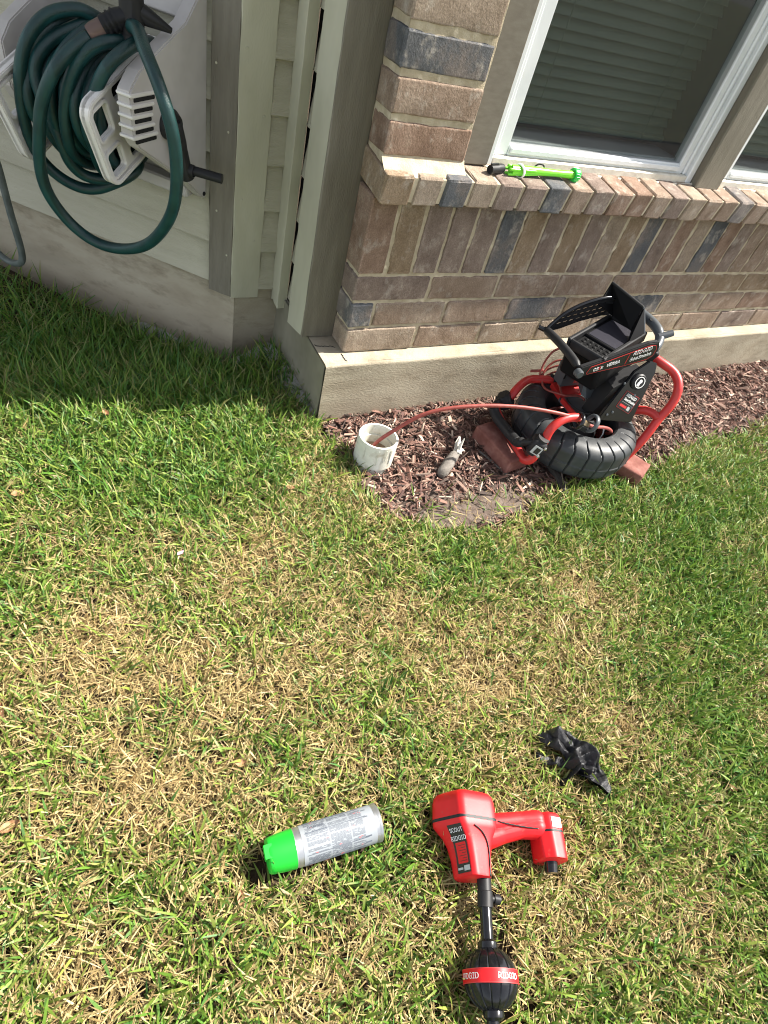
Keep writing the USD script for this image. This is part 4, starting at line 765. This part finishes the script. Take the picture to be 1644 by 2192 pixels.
cab = [(.020, -.258, .03), (.027, -.262, .082), (.075, -.276, .142), (.13, -.291, .195), (.19, -.308, .225), (.254, -.327, .242), (.335, -.35, .253), (.421, -.374, .255), (.514, -.401, .248), (.61, -.428, .2285)]
cab = [A(q) for q in cab] + mls([(.006, -.135, .212), (.04, -.105, .197), (.075, -.075, .185), (.105, -.045, .160), (.11, .0, .12)])
part(mach, 'push_cable', tube(spline(cab, 170), .0056, 12), 'cable_red', smooth=True, label='red push cable arching from the reel into the white pipe')

# ================================================================ SMALL THINGS BY THE BED
def paver(name, label, c, yaw, tilt, size=(.185, .098, .056), group=None):
    ex = A([math.cos(yaw), math.sin(yaw), math.sin(tilt)]); ex /= np.linalg.norm(ex); ey = np.cross(Z, ex); ey /= np.linalg.norm(ey); ez = np.cross(ex, ey)
    v, f = ragged((-size[0] / 2, -size[1] / 2, 0), (size[0] / 2, size[1] / 2, size[2]), .004, o=c, ex=ex, ey=ey, ez=ez)
    single(name, (v, f), 'paver_red', smooth=45, label=label, category='brick')
paver('paver_brick', 'dark red paver brick under the grip end of the camera reel', (.466, -.325, .020), math.radians(-83), 0.0)
paver('paver_brick', 'pinkish paver brick under the bent red leg, beside the tyre-like drum', (.880, -.478, .012), math.radians(-62), 0.0)
pc = A([.030, -.262, 0])
pax = A([.02, .03, 1.0])
pipe = thing('cleanout_pipe', 'short white plastic cleanout pipe standing open in the mulch', 'pipe', pc)
part(pipe, 'pipe_wall', lathe([(.057, -.05), (.0575, .02), (.0605, .022), (.0605, .104), (.0595, .1055), (.0535, .1055), (.0525, .104), (.0525, .072), (.047, .071), (.046, -.03)], pc, pax, 56), 'pvc', smooth=40)
part(pipe, 'pipe_stop', lathe([(0, .045), (.0468, .045), (.0468, .02), (0, .02)], pc, pax, 40), 'pipe_water', smooth=40, label='murky brown bottom of the pipe')
for a in (2.9, 3.6, 4.35, 4.75, 5.05):
    q = pc + A([math.cos(a), math.sin(a), 0]) * .0604; ey = A([-math.sin(a), math.cos(a), 0]); en = A([math.cos(a), math.sin(a), 0])
    part(pipe, 'mould_mark', frame_box(q, ey, Z, en, (-.0009, .052 + .01 * math.sin(a * 7), -.001), (.0009, .1, .0007)), 'pvc', smooth=False)
# weathered stick with a frayed pale end
stick = thing('broken_stick', 'grey weathered stick with a frayed white end, on the mulch', 'stick', (.25, -.345, .02))
part(stick, 'bark', tube(spline([(.205, -.385, .026), (.235, -.362, .036), (.265, -.34, .042), (.29, -.322, .046)], 14), [.010, .016, .018, .018, .0175, .018, .0185, .018, .0175, .017, .017, .016, .015, .012], 9), 'weathered_wood', smooth=50)
fr = np.random.default_rng(4)
for k in range(9):
    d = A([.75, .65, .25]) + fr.normal(0, .55, 3); d[2] = abs(d[2]); d /= np.linalg.norm(d); p0 = A([.288, -.322, .046]) + fr.normal(0, .005, 3); l = fr.uniform(.025, .065)
    part(stick, 'splinter', tube([p0 - d * .004, p0 + d * l * .6, p0 + d * l + fr.normal(0, .004, 3)], [.0065, .0055, .0018], 5), 'frayed_wood', smooth=False)
single('dark_root', tube(spline([(.60, -.38, .03), (.612, -.43, .028), (.607, -.49, .022), (.60, -.545, .012)], 16), np.linspace(.014, .011, 16) + fr.normal(0, .0012, 16), 8), 'dark_wood', smooth=50, label='dark damp root leaning out from under the drum', category='root')
single('wood_sliver', tube(spline([(.395, -.30, .022), (.42, -.36, .02), (.44, -.43, .016)], 8), .004, 6), 'weathered_wood', smooth=50, label='thin grey sliver of wood along the left paver brick', category='twig')

# ---- on the sill
mk = thing('marker_cap', 'small black plastic marker cap lying on the brick window sill', 'cap', (.345, .003, .745))
ma = A([.92, .30, .0]); ma /= np.linalg.norm(ma)
part(mk, 'cap_body', lathe([(.0075, 0), (.0105, 0), (.0108, .028), (.0115, .030), (.0118, .045), (.0105, .054), (.006, .057), (0, .058)], A([.318, -.004, .7555]), ma, 22), 'black_plastic', smooth=40)
part(mk, 'cap_hollow', lathe([(0, .003), (.0076, .002), (.0076, .0)], A([.318, -.004, .7555]), ma, 22), 'hole_black')
part(mk, 'cap_clip', frame_box(A([.318, -.004, .7555]), ma, np.cross(Z, ma), Z, (.0, -.003, .0105), (.030, .003, .0140)), 'black_plastic', smooth=False)
gt = thing('green_tube', 'lime green plastic tube with a ribbed round cap lying on the window sill', 'tube', (.50, .0, .745))
ta, tb = A([.392, .004, .7560]), A([.612, .0, .7600]); td = (tb - ta) / np.linalg.norm(tb - ta)
part(gt, 'tube_body', tube(spline([ta, ta * .7 + tb * .3 + Z * .002, ta * .35 + tb * .65 + Z * .001, tb], 26), np.r_[np.linspace(.0130, .0105, 10), np.linspace(.0105, .0088, 8), np.linspace(.0088, .0105, 8)], 14), 'tube_green', smooth=40)
for k in range(5):
    o_ = A([0, .0095 * math.cos(k * 1.3), .0082 * math.sin(k * 1.3)])
    part(gt, 'tube_fin', tube(spline([ta - td * .012 + o_ * 1.25, ta + td * .03 + o_ * 1.1, ta + td * .09 + o_], 12), [.0035] * 8 + [.003, .0025, .002, .001], 7), 'tube_green', smooth=True)
part(gt, 'white_strap', ring(ta + td * .030, td + A([0, .25, .3]), .0165, .0022), 'white_print', smooth=True)
part(gt, 'cap', lathe([(0, -.010), (.0165, -.010), (.0175, -.007), (.0175, .006), (.016, .009), (0, .009)], tb + td * .004, td, 40), 'tube_green_dark', smooth=40)
for k in range(18):
    a = k * 2 * np.pi / 18; n1 = np.cross(td, Z); n1 /= np.linalg.norm(n1); n2 = np.cross(td, n1); q = tb + td * .004 + (n1 * math.cos(a) + n2 * math.sin(a)) * .0175
    part(gt, 'cap_rib', tube([q - td * .007, q + td * .006], .0009, 5), 'tube_green_dark', smooth=True)
part(gt, 'black_wire', tube(spline([(.485, .028, .752), (.492, .027, .766), (.505, .027, .770), (.518, .027, .766), (.522, .028, .755)], 16), .0022, 7), 'black_plastic', smooth=True)

# ================================================================ THINGS ON THE LAWN
# ---- marking paint can lying on the grass
c0, c1 = A([-.598, -1.1700, .049]), A([-.3935, -1.1938, .051]); cd = (c1 - c0) / np.linalg.norm(c1 - c0); CL = np.linalg.norm(c1 - c0)
can = thing('spray_paint_can', 'silver spray paint can with a bright green cap lying on the grass', 'spray can', (c0 + c1) / 2 * A([1, 1, 0]) + A([0, 0, .015]))
R_ = .0318
part(can, 'can_body', lathe([(0, .040), (.024, .040), (.029, .042), (R_, .047), (R_ - .0008, .051), (R_, .054), (R_, CL - .008), (R_ + .0012, CL - .005), (R_ + .0012, CL - .001), (R_ - .002, CL + .001), (R_ - .005, CL - .004), (0, CL - .012)], c0, cd, 64), 'can_metal', smooth=40)
n1 = np.cross(cd, Z); n1 /= np.linalg.norm(n1); n2 = np.cross(n1, cd); n2 = n2 if n2[2] > 0 else -n2; n1 = np.cross(n2, cd)   # around the can: n2 up, n1 towards the viewer side
n1 = n1 if n1 @ (CAM - c0) > 0 else -n1
def wrap(mesh, lift=.0004):
    """bends flat artwork (x along the can from the cap end, y around it, z out) onto the can"""
    v, f = arr(mesh); a = v[:, 1] / R_; r = R_ + lift + v[:, 2]
    return c0 + v[:, :1] * cd + r[:, None] * (np.sin(a)[:, None] * -n1 + np.cos(a)[:, None] * n2), f
lab = grid(np.linspace(.060, CL - .012, 8), np.linspace(-.058, .05, 40), lambda a, b: np.stack([a, b, a * 0], -1))
part(can, 'label', wrap(lab), 'can_label', smooth=True)
tr = np.random.default_rng(6); lines = []; reds = []
def fine(x, y, w, h):
    v, f = frame_box((0, 0, 0), X, Y, Z, (x, y, .0003), (x + w, y + h, .0005)); return v, f
for col, (xa, xb) in enumerate(((.068, .107), (.110, .146), (.149, .172))):
    y = -.046
    while y < .040:
        if tr.random() < .90:
            x = xa
            while x < xb:
                w = tr.uniform(.0012, .006); w = min(w, xb - x)
                if tr.random() < .84: (reds if tr.random() < .02 else lines).append(fine(x, y, w, .0007))
                x += w + .0007
        y += .00155 if tr.random() < .9 else .004
for y in (-.05, -.025, .01, .036): lines.append(fine(.066, y, .112, .0009))
lines.append(fine(.172, -.036, .011, .014)); 
for k in range(9): lines.append(fine(.1735 + .001 * k, .008, .0005, .016))
part(can, 'small_print', wrap(join(*lines)), 'can_text', smooth=False)
head = text('DANGER', .0052, (.074, .0175, .0003), X, Y, .0003, True); part(can, 'warning_heading', wrap(head), 'can_text', smooth=False)
reds += [fine(.070, -.056, .006, .004), fine(.097, -.056, .009, .0035), fine(.100, -.058, .003, .0075)]
part(can, 'red_print', wrap(join(*reds)), 'can_red', smooth=False)
part(can, 'cap', join(lathe([(.0, .0), (.020, .001), (.0262, .002), (.0282, .0045), (.0292, .010), (.0308, .026), (.0318, .044), (.0322, .048), (.0305, .049)], c0, cd, 56)), 'cap_green', smooth=45)
part(can, 'cap_tongue', frame_box(c0, cd, n1, n2, (-.004, -.013, .010), (.010, .009, .0275)), 'cap_green', smooth=30)

# ---- red pipe locator with a ribbed black ball
BO = A([-.3192, -1.478, .058]); la, lb = A([.4383, .8988, 0]), A([.8988, -.4383, 0])
def lp(a, b, z): return A([BO[0], BO[1], 0]) + la * a + lb * b + Z * z
loc = thing('pipe_locator', 'red handheld pipe locator with black mast and ribbed ball lying on the grass', 'locator', BO * A([1, 1, 0]) + A([0, 0, .012]))
def loft(secs, n=56, r=.012, caps=True):
    """secs: (a, [(b, z), ...]) outlines along the locator's axis"""
    V = []
    for s in secs:
        a, q = s[0], s[1]; rr = s[2] if len(s) > 2 else r
        g = Polygon(q); rr = min(rr, .22 * math.sqrt(g.area)); g = g.buffer(-rr).buffer(rr, quad_segs=6); ringc = g.exterior; c = A(g.centroid.coords[0]); L0 = ringc.length
        # start at the point facing straight down from the centre so sections line up
        pts = [ringc.interpolate(t * L0 / 400) for t in range(400)]; an_ = [math.atan2(p.y - c[1], p.x - c[0]) for p in pts]
        k0 = int(np.argmin([abs(x + math.pi / 2) for x in an_])); o = 1 if ringc.is_ccw else -1
        for t in range(n):
            p = ringc.interpolate(((k0 / 400 + o * t / n) % 1) * L0); V.append(lp(a, p.x, p.y))
    m = len(secs); i, j = np.meshgrid(np.arange(m - 1), np.arange(n), indexing='ij'); j2 = (j + 1) % n
    F = np.stack([i * n + j, (i + 1) * n + j, (i + 1) * n + j2, i * n + j2], -1).reshape(-1, 4); F = np.vstack([F[:, [0, 1, 2]], F[:, [0, 2, 3]]])
    V = A(V); k = np.arange(n)
    if caps:
        V = np.vstack([V, V[:n].mean(0), V[(m - 1) * n:m * n].mean(0)]); F = np.vstack([F, np.stack([k, (k + 1) % n, np.full(n, m * n)], 1), np.stack([(m - 1) * n + (k + 1) % n, (m - 1) * n + k, np.full(n, m * n + 1)], 1)])
    return V, F
S0 = A([(-.050, .044), (-.025, .090), (.014, .077), (.014, .028), (-.032, .016)])
S1 = A([(-.086, .046), (-.044, .102), (.030, .087), (.032, .018), (-.064, .008)])
def mixs(t, g=0.0): q = S0 * (1 - t) + S1 * t; c = q.mean(0); return [tuple(c + (p - c) * (1 + g)) for p in q]
hous = part(loc, 'housing', loft([(.1405, mixs(0, -.12)), (.142, mixs(0, -.02)), (.146, mixs(0)), (.17, mixs(.10)), (.19, mixs(.26)), (.205, mixs(.50)), (.217, mixs(.84)), (.223, mixs(.98)), (.2305, mixs(1))]), 'locator_red', smooth=40)
part(loc, 'seam_gasket', loft([(.230, mixs(1, -.03)), (.2302, mixs(1, .008)), (.2355, mixs(1, .008)), (.2358, mixs(1, -.03))]), 'black_plastic', smooth=40)
part(loc, 'battery_cap', loft([(.2352, mixs(1)), (.262, mixs(1, -.02)), (.272, mixs(1, -.05)), (.279, mixs(.97, -.13)), (.283, mixs(.92, -.28)), (.2838, mixs(.85, -.6))]), 'locator_red', smooth=40)
part(loc, 'seam_line', tube(spline([lp(.1415, .0095, .0785), lp(.165, .0095, .0806), lp(.19, .008, .0842), lp(.205, .001, .0890), lp(.213, -.008, .0936), lp(.219, -.02, .0980)], 30), .0013, 6), 'label_black', smooth=True)
# label laid on the sloping left face
FA, FT = [.1405, .146, .17, .19, .205, .217, .223, .2305], [0, 0, .10, .26, .50, .84, .98, 1]
def facept(u, m, off):
    """u along the mast from the foot of the housing, m metres down the face from its ridge"""
    out = []
    for uu, mm, oo in zip(np.ravel(u), np.ravel(m), np.broadcast_to(off, np.size(u))):
        q = mixs(np.interp(.1465 + uu, FA, FT)); p0, p1 = A(q[0]), A(q[1]); d = p0 - p1; d /= np.linalg.norm(d); n = A([d[1], -d[0]]); n = n if n[0] < 0 else -n
        p = p1 + d * mm + n * (oo + .0006); out.append(lp(.1465 + uu, p[0], p[1]))
    return A(out)
def facequad(u0, u1, m0, m1, off, n=14): return grid(np.linspace(u0, u1, n), np.linspace(m0, m1, 4), lambda a, b: facept(a, b, off))
def facetext(t, h, u, mc):
    v, f = arr(meshkit.text_mesh(t, h, .0002, False)); v = v.copy(); v[:, 0] -= (v[:, 0].min() + v[:, 0].max()) / 2
    return facept(u + v[:, 1], mc - v[:, 0], .0004 + v[:, 2]), f
part(hous, 'label', facequad(.0, .074, .0065, .0375, 0), 'label_black', smooth=True)
part(hous, 'label', facequad(.0145, .047, .010, .033, .0002), 'locator_red', smooth=True)
part(hous, 'label', facequad(.003, .011, .008, .0215, .0002), 'label_grey', smooth=True)
part(hous, 'label', facequad(.005, .0085, .024, .036, .0002), 'label_grey', smooth=True)
part(hous, 'lettering', join(facetext('RIDGID', .0068, .0500, .0220), facetext('SCOUT', .0060, .0625, .0215)), 'white_print', smooth=False)
part(hous, 'lettering', join(*[facequad(.018 + .004 * k, .0188 + .004 * k, .012, .022 if k % 2 else .028, .0004, 3) for k in range(7)]), 'label_black', smooth=True)
def manhull(chain, edge=.004, it=12):
    """one smooth body from hulls between spheres: chain of (p, r) lists"""
    tot = m3.Manifold()
    for ch in chain:
        for (p, r), (q, s) in zip(ch[:-1], ch[1:]):
            a = m3.Manifold.sphere(r, 20).translate([float(x) for x in p]); b = m3.Manifold.sphere(s, 20).translate([float(x) for x in q]); tot += (a + b).hull()
    tot = tot.refine_to_length(edge); v, f = arr(tot); t = trimesh.Trimesh(v, f, process=True); trimesh.smoothing.filter_taubin(t, iterations=it); return np.array(t.vertices), np.array(t.faces)
part(loc, 'handle', manhull([[(lp(.210, .018, .054), .021), (lp(.218, .045, .057), .0185), (lp(.229, .085, .061), .0185), (lp(.232, .118, .064), .022)], [(lp(.233, .022, .062), .017), (lp(.241, .085, .066), .016), (lp(.244, .118, .068), .018)]]), 'locator_red', smooth=60)
E0 = [(.112, .040), (.117, .076), (.136, .089), (.160, .084), (.171, .066), (.168, .030), (.145, .018), (.120, .024)]
def es(g, sh=0): q = A(E0); c = q.mean(0); return [tuple(c + (p - c) * (1 + g) + A([sh, 0])) for p in q]
part(loc, 'handle_end', loft([(.177, es(-.10)), (.1785, es(-.01)), (.182, es(.0)), (.2215, es(.0))], r=.008), 'locator_red', smooth=40)
part(loc, 'seam_gasket', loft([(.2212, es(-.03)), (.2214, es(.012)), (.2255, es(.012)), (.2257, es(-.03))], r=.008), 'black_plastic', smooth=40)
part(loc, 'handle_end', loft([(.2252, es(.0)), (.245, es(-.01)), (.252, es(-.05)), (.2565, es(-.16)), (.2580, es(-.35)), (.2582, es(-.8))], r=.008), 'locator_red', smooth=40)
part(loc, 'seam_line', tube(spline([lp(.233, .034, .0800), lp(.229, .06, .0810), lp(.226, .09, .0822), lp(.2245, .112, .0845)], 20), .0013, 6), 'label_black', smooth=True)
part(loc, 'recycle_sticker', frame_box(lp(.237, .148, .0885), la, lb, Z + lb * .12, (-.009, -.009, 0), (.009, .009, .0012)), 'white_print', smooth=False)
rs = [frame_box(lp(.237, .148, .0885) + la * .0045 * math.sin(q) + lb * .0045 * math.cos(q), lb * math.cos(q + 1.57) + la * math.sin(q + 1.57), la * math.cos(q + 1.57) - lb * math.sin(q + 1.57), Z + lb * .12, (-.0025, -.0007, .0012), (.0025, .0007, .0015)) for q in (.5, 2.6, 4.7)]
part(loc, 'sticker_mark', join(*rs), 'label_grey', smooth=False)
part(loc, 'end_contact', tube([lp(.182, .142, .052), lp(.160, .142, .050)], [.013, .012], 16), 'gloss_black', smooth=40)
part(loc, 'mast', tube([lp(.145, .0035, .059), lp(.04, .0, .058), lp(-.13, -.002, .053)], [.0105, .0105, .0100], 22), 'gloss_black', smooth=True)
part(loc, 'mast_sleeve', tube([lp(.146, .0035, .059), lp(.122, .003, .059), lp(.1215, .003, .059), lp(.098, .002, .058)], [.0125, .0125, .0135, .0135], 22), 'black_plastic', smooth=40)
part(loc, 'clamp_knob', join(tube([lp(.112, .010, .056), lp(.112, .024, .054)], [.006, .006], 14), tube([lp(.112, .020, .0545), lp(.112, .031, .053)], [.008, .0085], 16)), 'black_plastic', smooth=40)
# ball with moulded ribs
RBL = .0445; NB = 144; an = np.linspace(0, 2 * np.pi, NB, endpoint=False); tz = np.linspace(.06, np.pi - .06, 60); V = []
for t in tz:
    rib = np.exp(-((((an * 16 / (2 * np.pi)) + .5) % 1 - .5) / .055) ** 2); band_ = abs(math.cos(t)) < .21
    r_ = RBL * (1.0 - (.030 * rib if not band_ else .012))
    ax_l = math.cos(t) * r_ * .98; rad = math.sin(t) * r_
    V.append(BO + ax_l[:, None] * la + (rad * np.cos(an))[:, None] * lb + (rad * np.sin(an))[:, None] * Z if np.ndim(ax_l) else BO + ax_l * la + (rad * np.cos(an))[:, None] * lb + (rad * np.sin(an))[:, None] * Z)
m = len(tz); i, j = np.meshgrid(np.arange(m - 1), np.arange(NB), indexing='ij'); j2 = (j + 1) % NB
F = np.stack([i * NB + j, (i + 1) * NB + j, (i + 1) * NB + j2, i * NB + j2], -1).reshape(-1, 4)
ball = part(loc, 'ball', (np.vstack(V), np.vstack([F[:, [0, 1, 2]], F[:, [0, 2, 3]]])), 'gloss_black', smooth=30)
for sgn in (1, -1):
    part(ball, 'collar', lathe([(.012, -.004), (.0155, -.004), (.017, .002), (.0165, .008), (.011, .012)], BO + la * .0405 * sgn, la * sgn, 28), 'gloss_black', smooth=40)
bo = .0016
part(ball, 'band', lathe([(.0430, -.0085), (.0446, -.0088), (.0449, -.008), (.0451, .0), (.0449, .008), (.0446, .0088), (.0430, .0085)], BO + la * bo, la, 72), 'locator_red', smooth=50)
part(ball, 'band_edge', join(lathe([(.0440, .0082), (.0454, .0082), (.0454, .0094), (.0440, .0094)], BO + la * bo, la, 72), lathe([(.0440, -.0094), (.0454, -.0094), (.0454, -.0082), (.0440, -.0082)], BO + la * bo, la, 72)), 'red_print', smooth=50)
def ballwrap(mesh, a0):
    v, f = arr(mesh); a = a0 - v[:, 0] / .0452; r = .0452 + v[:, 2]
    return BO + la * bo + v[:, 1:2] * la + r[:, None] * (np.cos(a)[:, None] * lb + np.sin(a)[:, None] * Z), f
for a0 in (3.22, 1.67, 4.78, 6.3):
    part(ball, 'lettering', ballwrap(text('RIDGID', .0078, (0, -.0039, 0), X, Y, .0003, False), a0), 'white_print', smooth=False)

# ---- black glove, crumpled
from scipy.spatial import cKDTree, Delaunay
from shapely.geometry import LineString
gl = thing('work_glove', 'crumpled black disposable glove lying on the grass', 'glove', (.06, -1.225, .015))
FING = [((.118, .034), (.176, .052), .0100), ((.124, .012), (.196, .018), .0105), ((.124, -.010), (.190, -.014), .0105), ((.116, -.031), (.168, -.046), .0095), ((.070, .036), (.112, .078), .0115)]
outl = Polygon([(.0, -.040), (.0, .040), (.05, .038), (.085, .048), (.125, .044), (.13, .0), (.125, -.042), (.08, -.042), (.05, -.037)]).buffer(.002)
for a_, b_, r_ in FING: outl = outl.union(LineString([a_, b_]).buffer(r_))
outl = outl.buffer(-.0015).buffer(.0015).simplify(.0004); gr = np.random.default_rng(17)
bl = outl.exterior; bp = A([bl.interpolate(t).coords[0] for t in np.arange(0, bl.length, .0028)])
gx, gy = np.meshgrid(np.arange(-.004, .21, .003), np.arange(-.08, .1, .003)); ip = np.c_[gx.ravel(), gy.ravel()] + gr.normal(0, .0004, (gx.size, 2))
ip = ip[shapely.contains_xy(outl.buffer(-.0016), ip[:, 0], ip[:, 1])]; p2 = np.vstack([bp, ip]); tri = Delaunay(p2).simplices
cen = p2[tri].mean(1); tri = tri[shapely.contains_xy(outl, cen[:, 0], cen[:, 1])]
dist = shapely.distance(shapely.points(p2), bl); atcuff = p2[:, 0] < .0022; dist = np.where(atcuff, np.maximum(dist, .004), dist)
c1_ = gr.uniform([-.01, -.09], [.21, .1], (42, 2)); F1 = cKDTree(c1_).query(p2)[0]; c2_ = gr.uniform([-.01, -.09], [.21, .1], (170, 2)); F2 = cKDTree(c2_).query(p2)[0]
gpath = spline([(.070, -1.301, .040), (.086, -1.279, .050), (.083, -1.252, .060), (.066, -1.226, .058), (.048, -1.202, .050), (.036, -1.170, .032)], 200); GT = np.gradient(gpath, axis=0); GT /= np.linalg.norm(GT, axis=1)[:, None]
ix = np.clip(p2[:, 0] / .197 * 199, 0, 199).astype(int); fr_ = p2[:, 0] / .197
side_ = np.cross(GT[ix], Z); side_ /= np.linalg.norm(side_, axis=1)[:, None]; upv = np.cross(side_, GT[ix])
wf = np.interp(fr_, [0, .2, .4, .62, 1], [.92, .70, .72, .82, 1.05])
zoff = -4.2 * p2[:, 1] ** 2 * np.interp(fr_, [0, .3, .7, 1], [1.0, 1.6, 1.0, .4]) + 1.05 * (F1 - F1.mean()) * np.interp(fr_, [0, .15, 1], [.5, 1, .8]) + .45 * (F2 - F2.mean()); yoff = np.zeros(len(p2)); xoff = np.zeros(len(p2))
for (a_, b_, r_), (dz, dy) in zip(FING, ((-.004, .004), (.016, .010), (.004, -.004), (-.006, -.012), (-.010, .002))):
    inn = shapely.contains_xy(LineString([a_, b_]).buffer(r_ + .001), p2[:, 0], p2[:, 1]); t = np.clip((p2[:, 0] - a_[0]) / (b_[0] - a_[0]), 0, 1); zoff = zoff + np.where(inn, dz * t * t, 0); yoff = yoff + np.where(inn, dy * t, 0)
thk = .0011 + .0085 * np.sqrt(np.clip(dist / .022, 0, 1)) * np.interp(fr_, [0, .15, .6, 1], [1.5, 1.2, .9, .55])
mid = gpath[ix] + side_ * ((-p2[:, 1] + yoff) * wf)[:, None] + upv * zoff[:, None]
top_, bot_ = mid + upv * thk[:, None], mid - upv * (thk * np.where(atcuff | (dist > 0), 1, 1))[:, None]
VV = np.vstack([top_, bot_]); nP = len(p2); nb = len(bp)
edge = [(k, (k + 1) % nb) for k in range(nb) if not (p2[k, 0] < .0022 and p2[(k + 1) % nb, 0] < .0022)]
FF = np.vstack([tri, tri[:, ::-1] + nP] + [A([[a_, b_, b_ + nP], [a_, b_ + nP, a_ + nP]]) for a_, b_ in edge]); VV[:, 2] = np.maximum(VV[:, 2], .012)
part(gl, 'hand', (VV, FF), 'glove_black', smooth=38)

# ---- fallen leaves and a petal
def leaf(x, y, s, yaw, curl, label, z=.030, mat='dry_leaf'):
    a, b = np.linspace(0, 1, 14), np.linspace(-1, 1, 9)
    def fn(u, v):
        w = s * .27 * np.sin(np.pi * u ** .85) ** .8; px = (u - .5) * s; py = v * w; pz = curl * s * (v * v * .35 + (u - .5) ** 2 * .9) + .0015 * np.sin(u * 30) * np.abs(v)
        c_, s__ = math.cos(yaw), math.sin(yaw); return np.stack([x + px * c_ - py * s__, y + px * s__ + py * c_, z + gz(np.full_like(u, x), np.full_like(u, y)) + pz], -1)
    single('fallen_leaf', grid(a, b, fn), mat, smooth=True, label=label, category='leaf')
leaf(-.670, .033, 0.0288, 1.9, .5, 'curled brown leaf in the shaded green grass near the siding wall', z=.045)
leaf(-.896, -.21, 0.0400, .3, .35, 'flat tan leaf near the left edge, at the border of the shade')
leaf(-.591, -.997, 0.0272, 2.6, .5, 'small tan leaf in the middle of the dry lawn, above the spray can')
leaf(-.975, -.765, 0.0480, 1.1, .4, 'larger brown leaf cut by the left edge of the view')
leaf(-.656, -.507, 0.0176, .4, .3, 'tiny round pale leaf near the pink petal')
leaf(-.968, -.965, 0.0320, .2, .5, 'orange-brown leaf at the left edge, lower than the larger one')
leaf(-.26, -.331, 0.0288, 2.9, .2, 'pale tan leaf in the grass left of the white pipe')
leaf(.55, -.924, 0.0240, .9, .4, 'brown leaf in the grass in front of the camera reel')
leaf(-.652, -1.209, 0.0240, 1.3, .4, 'tan leaf in the grass just below the green cap of the spray can')
leaf(.39, -1.43, 0.0208, 2.0, .4, 'small brown leaf in the greener grass at the lower right edge')
single('petal', grid(np.linspace(0, 1, 6), np.linspace(-1, 1, 5), lambda u, v: np.stack([-.5885 + (u - .5) * .014 + v * .003, -.4871 + v * .0045, .036 + .004 * v * v + .003 * u], -1)), 'petal_pink', smooth=True, label='single pale pink petal lying on the dry grass', category='petal')
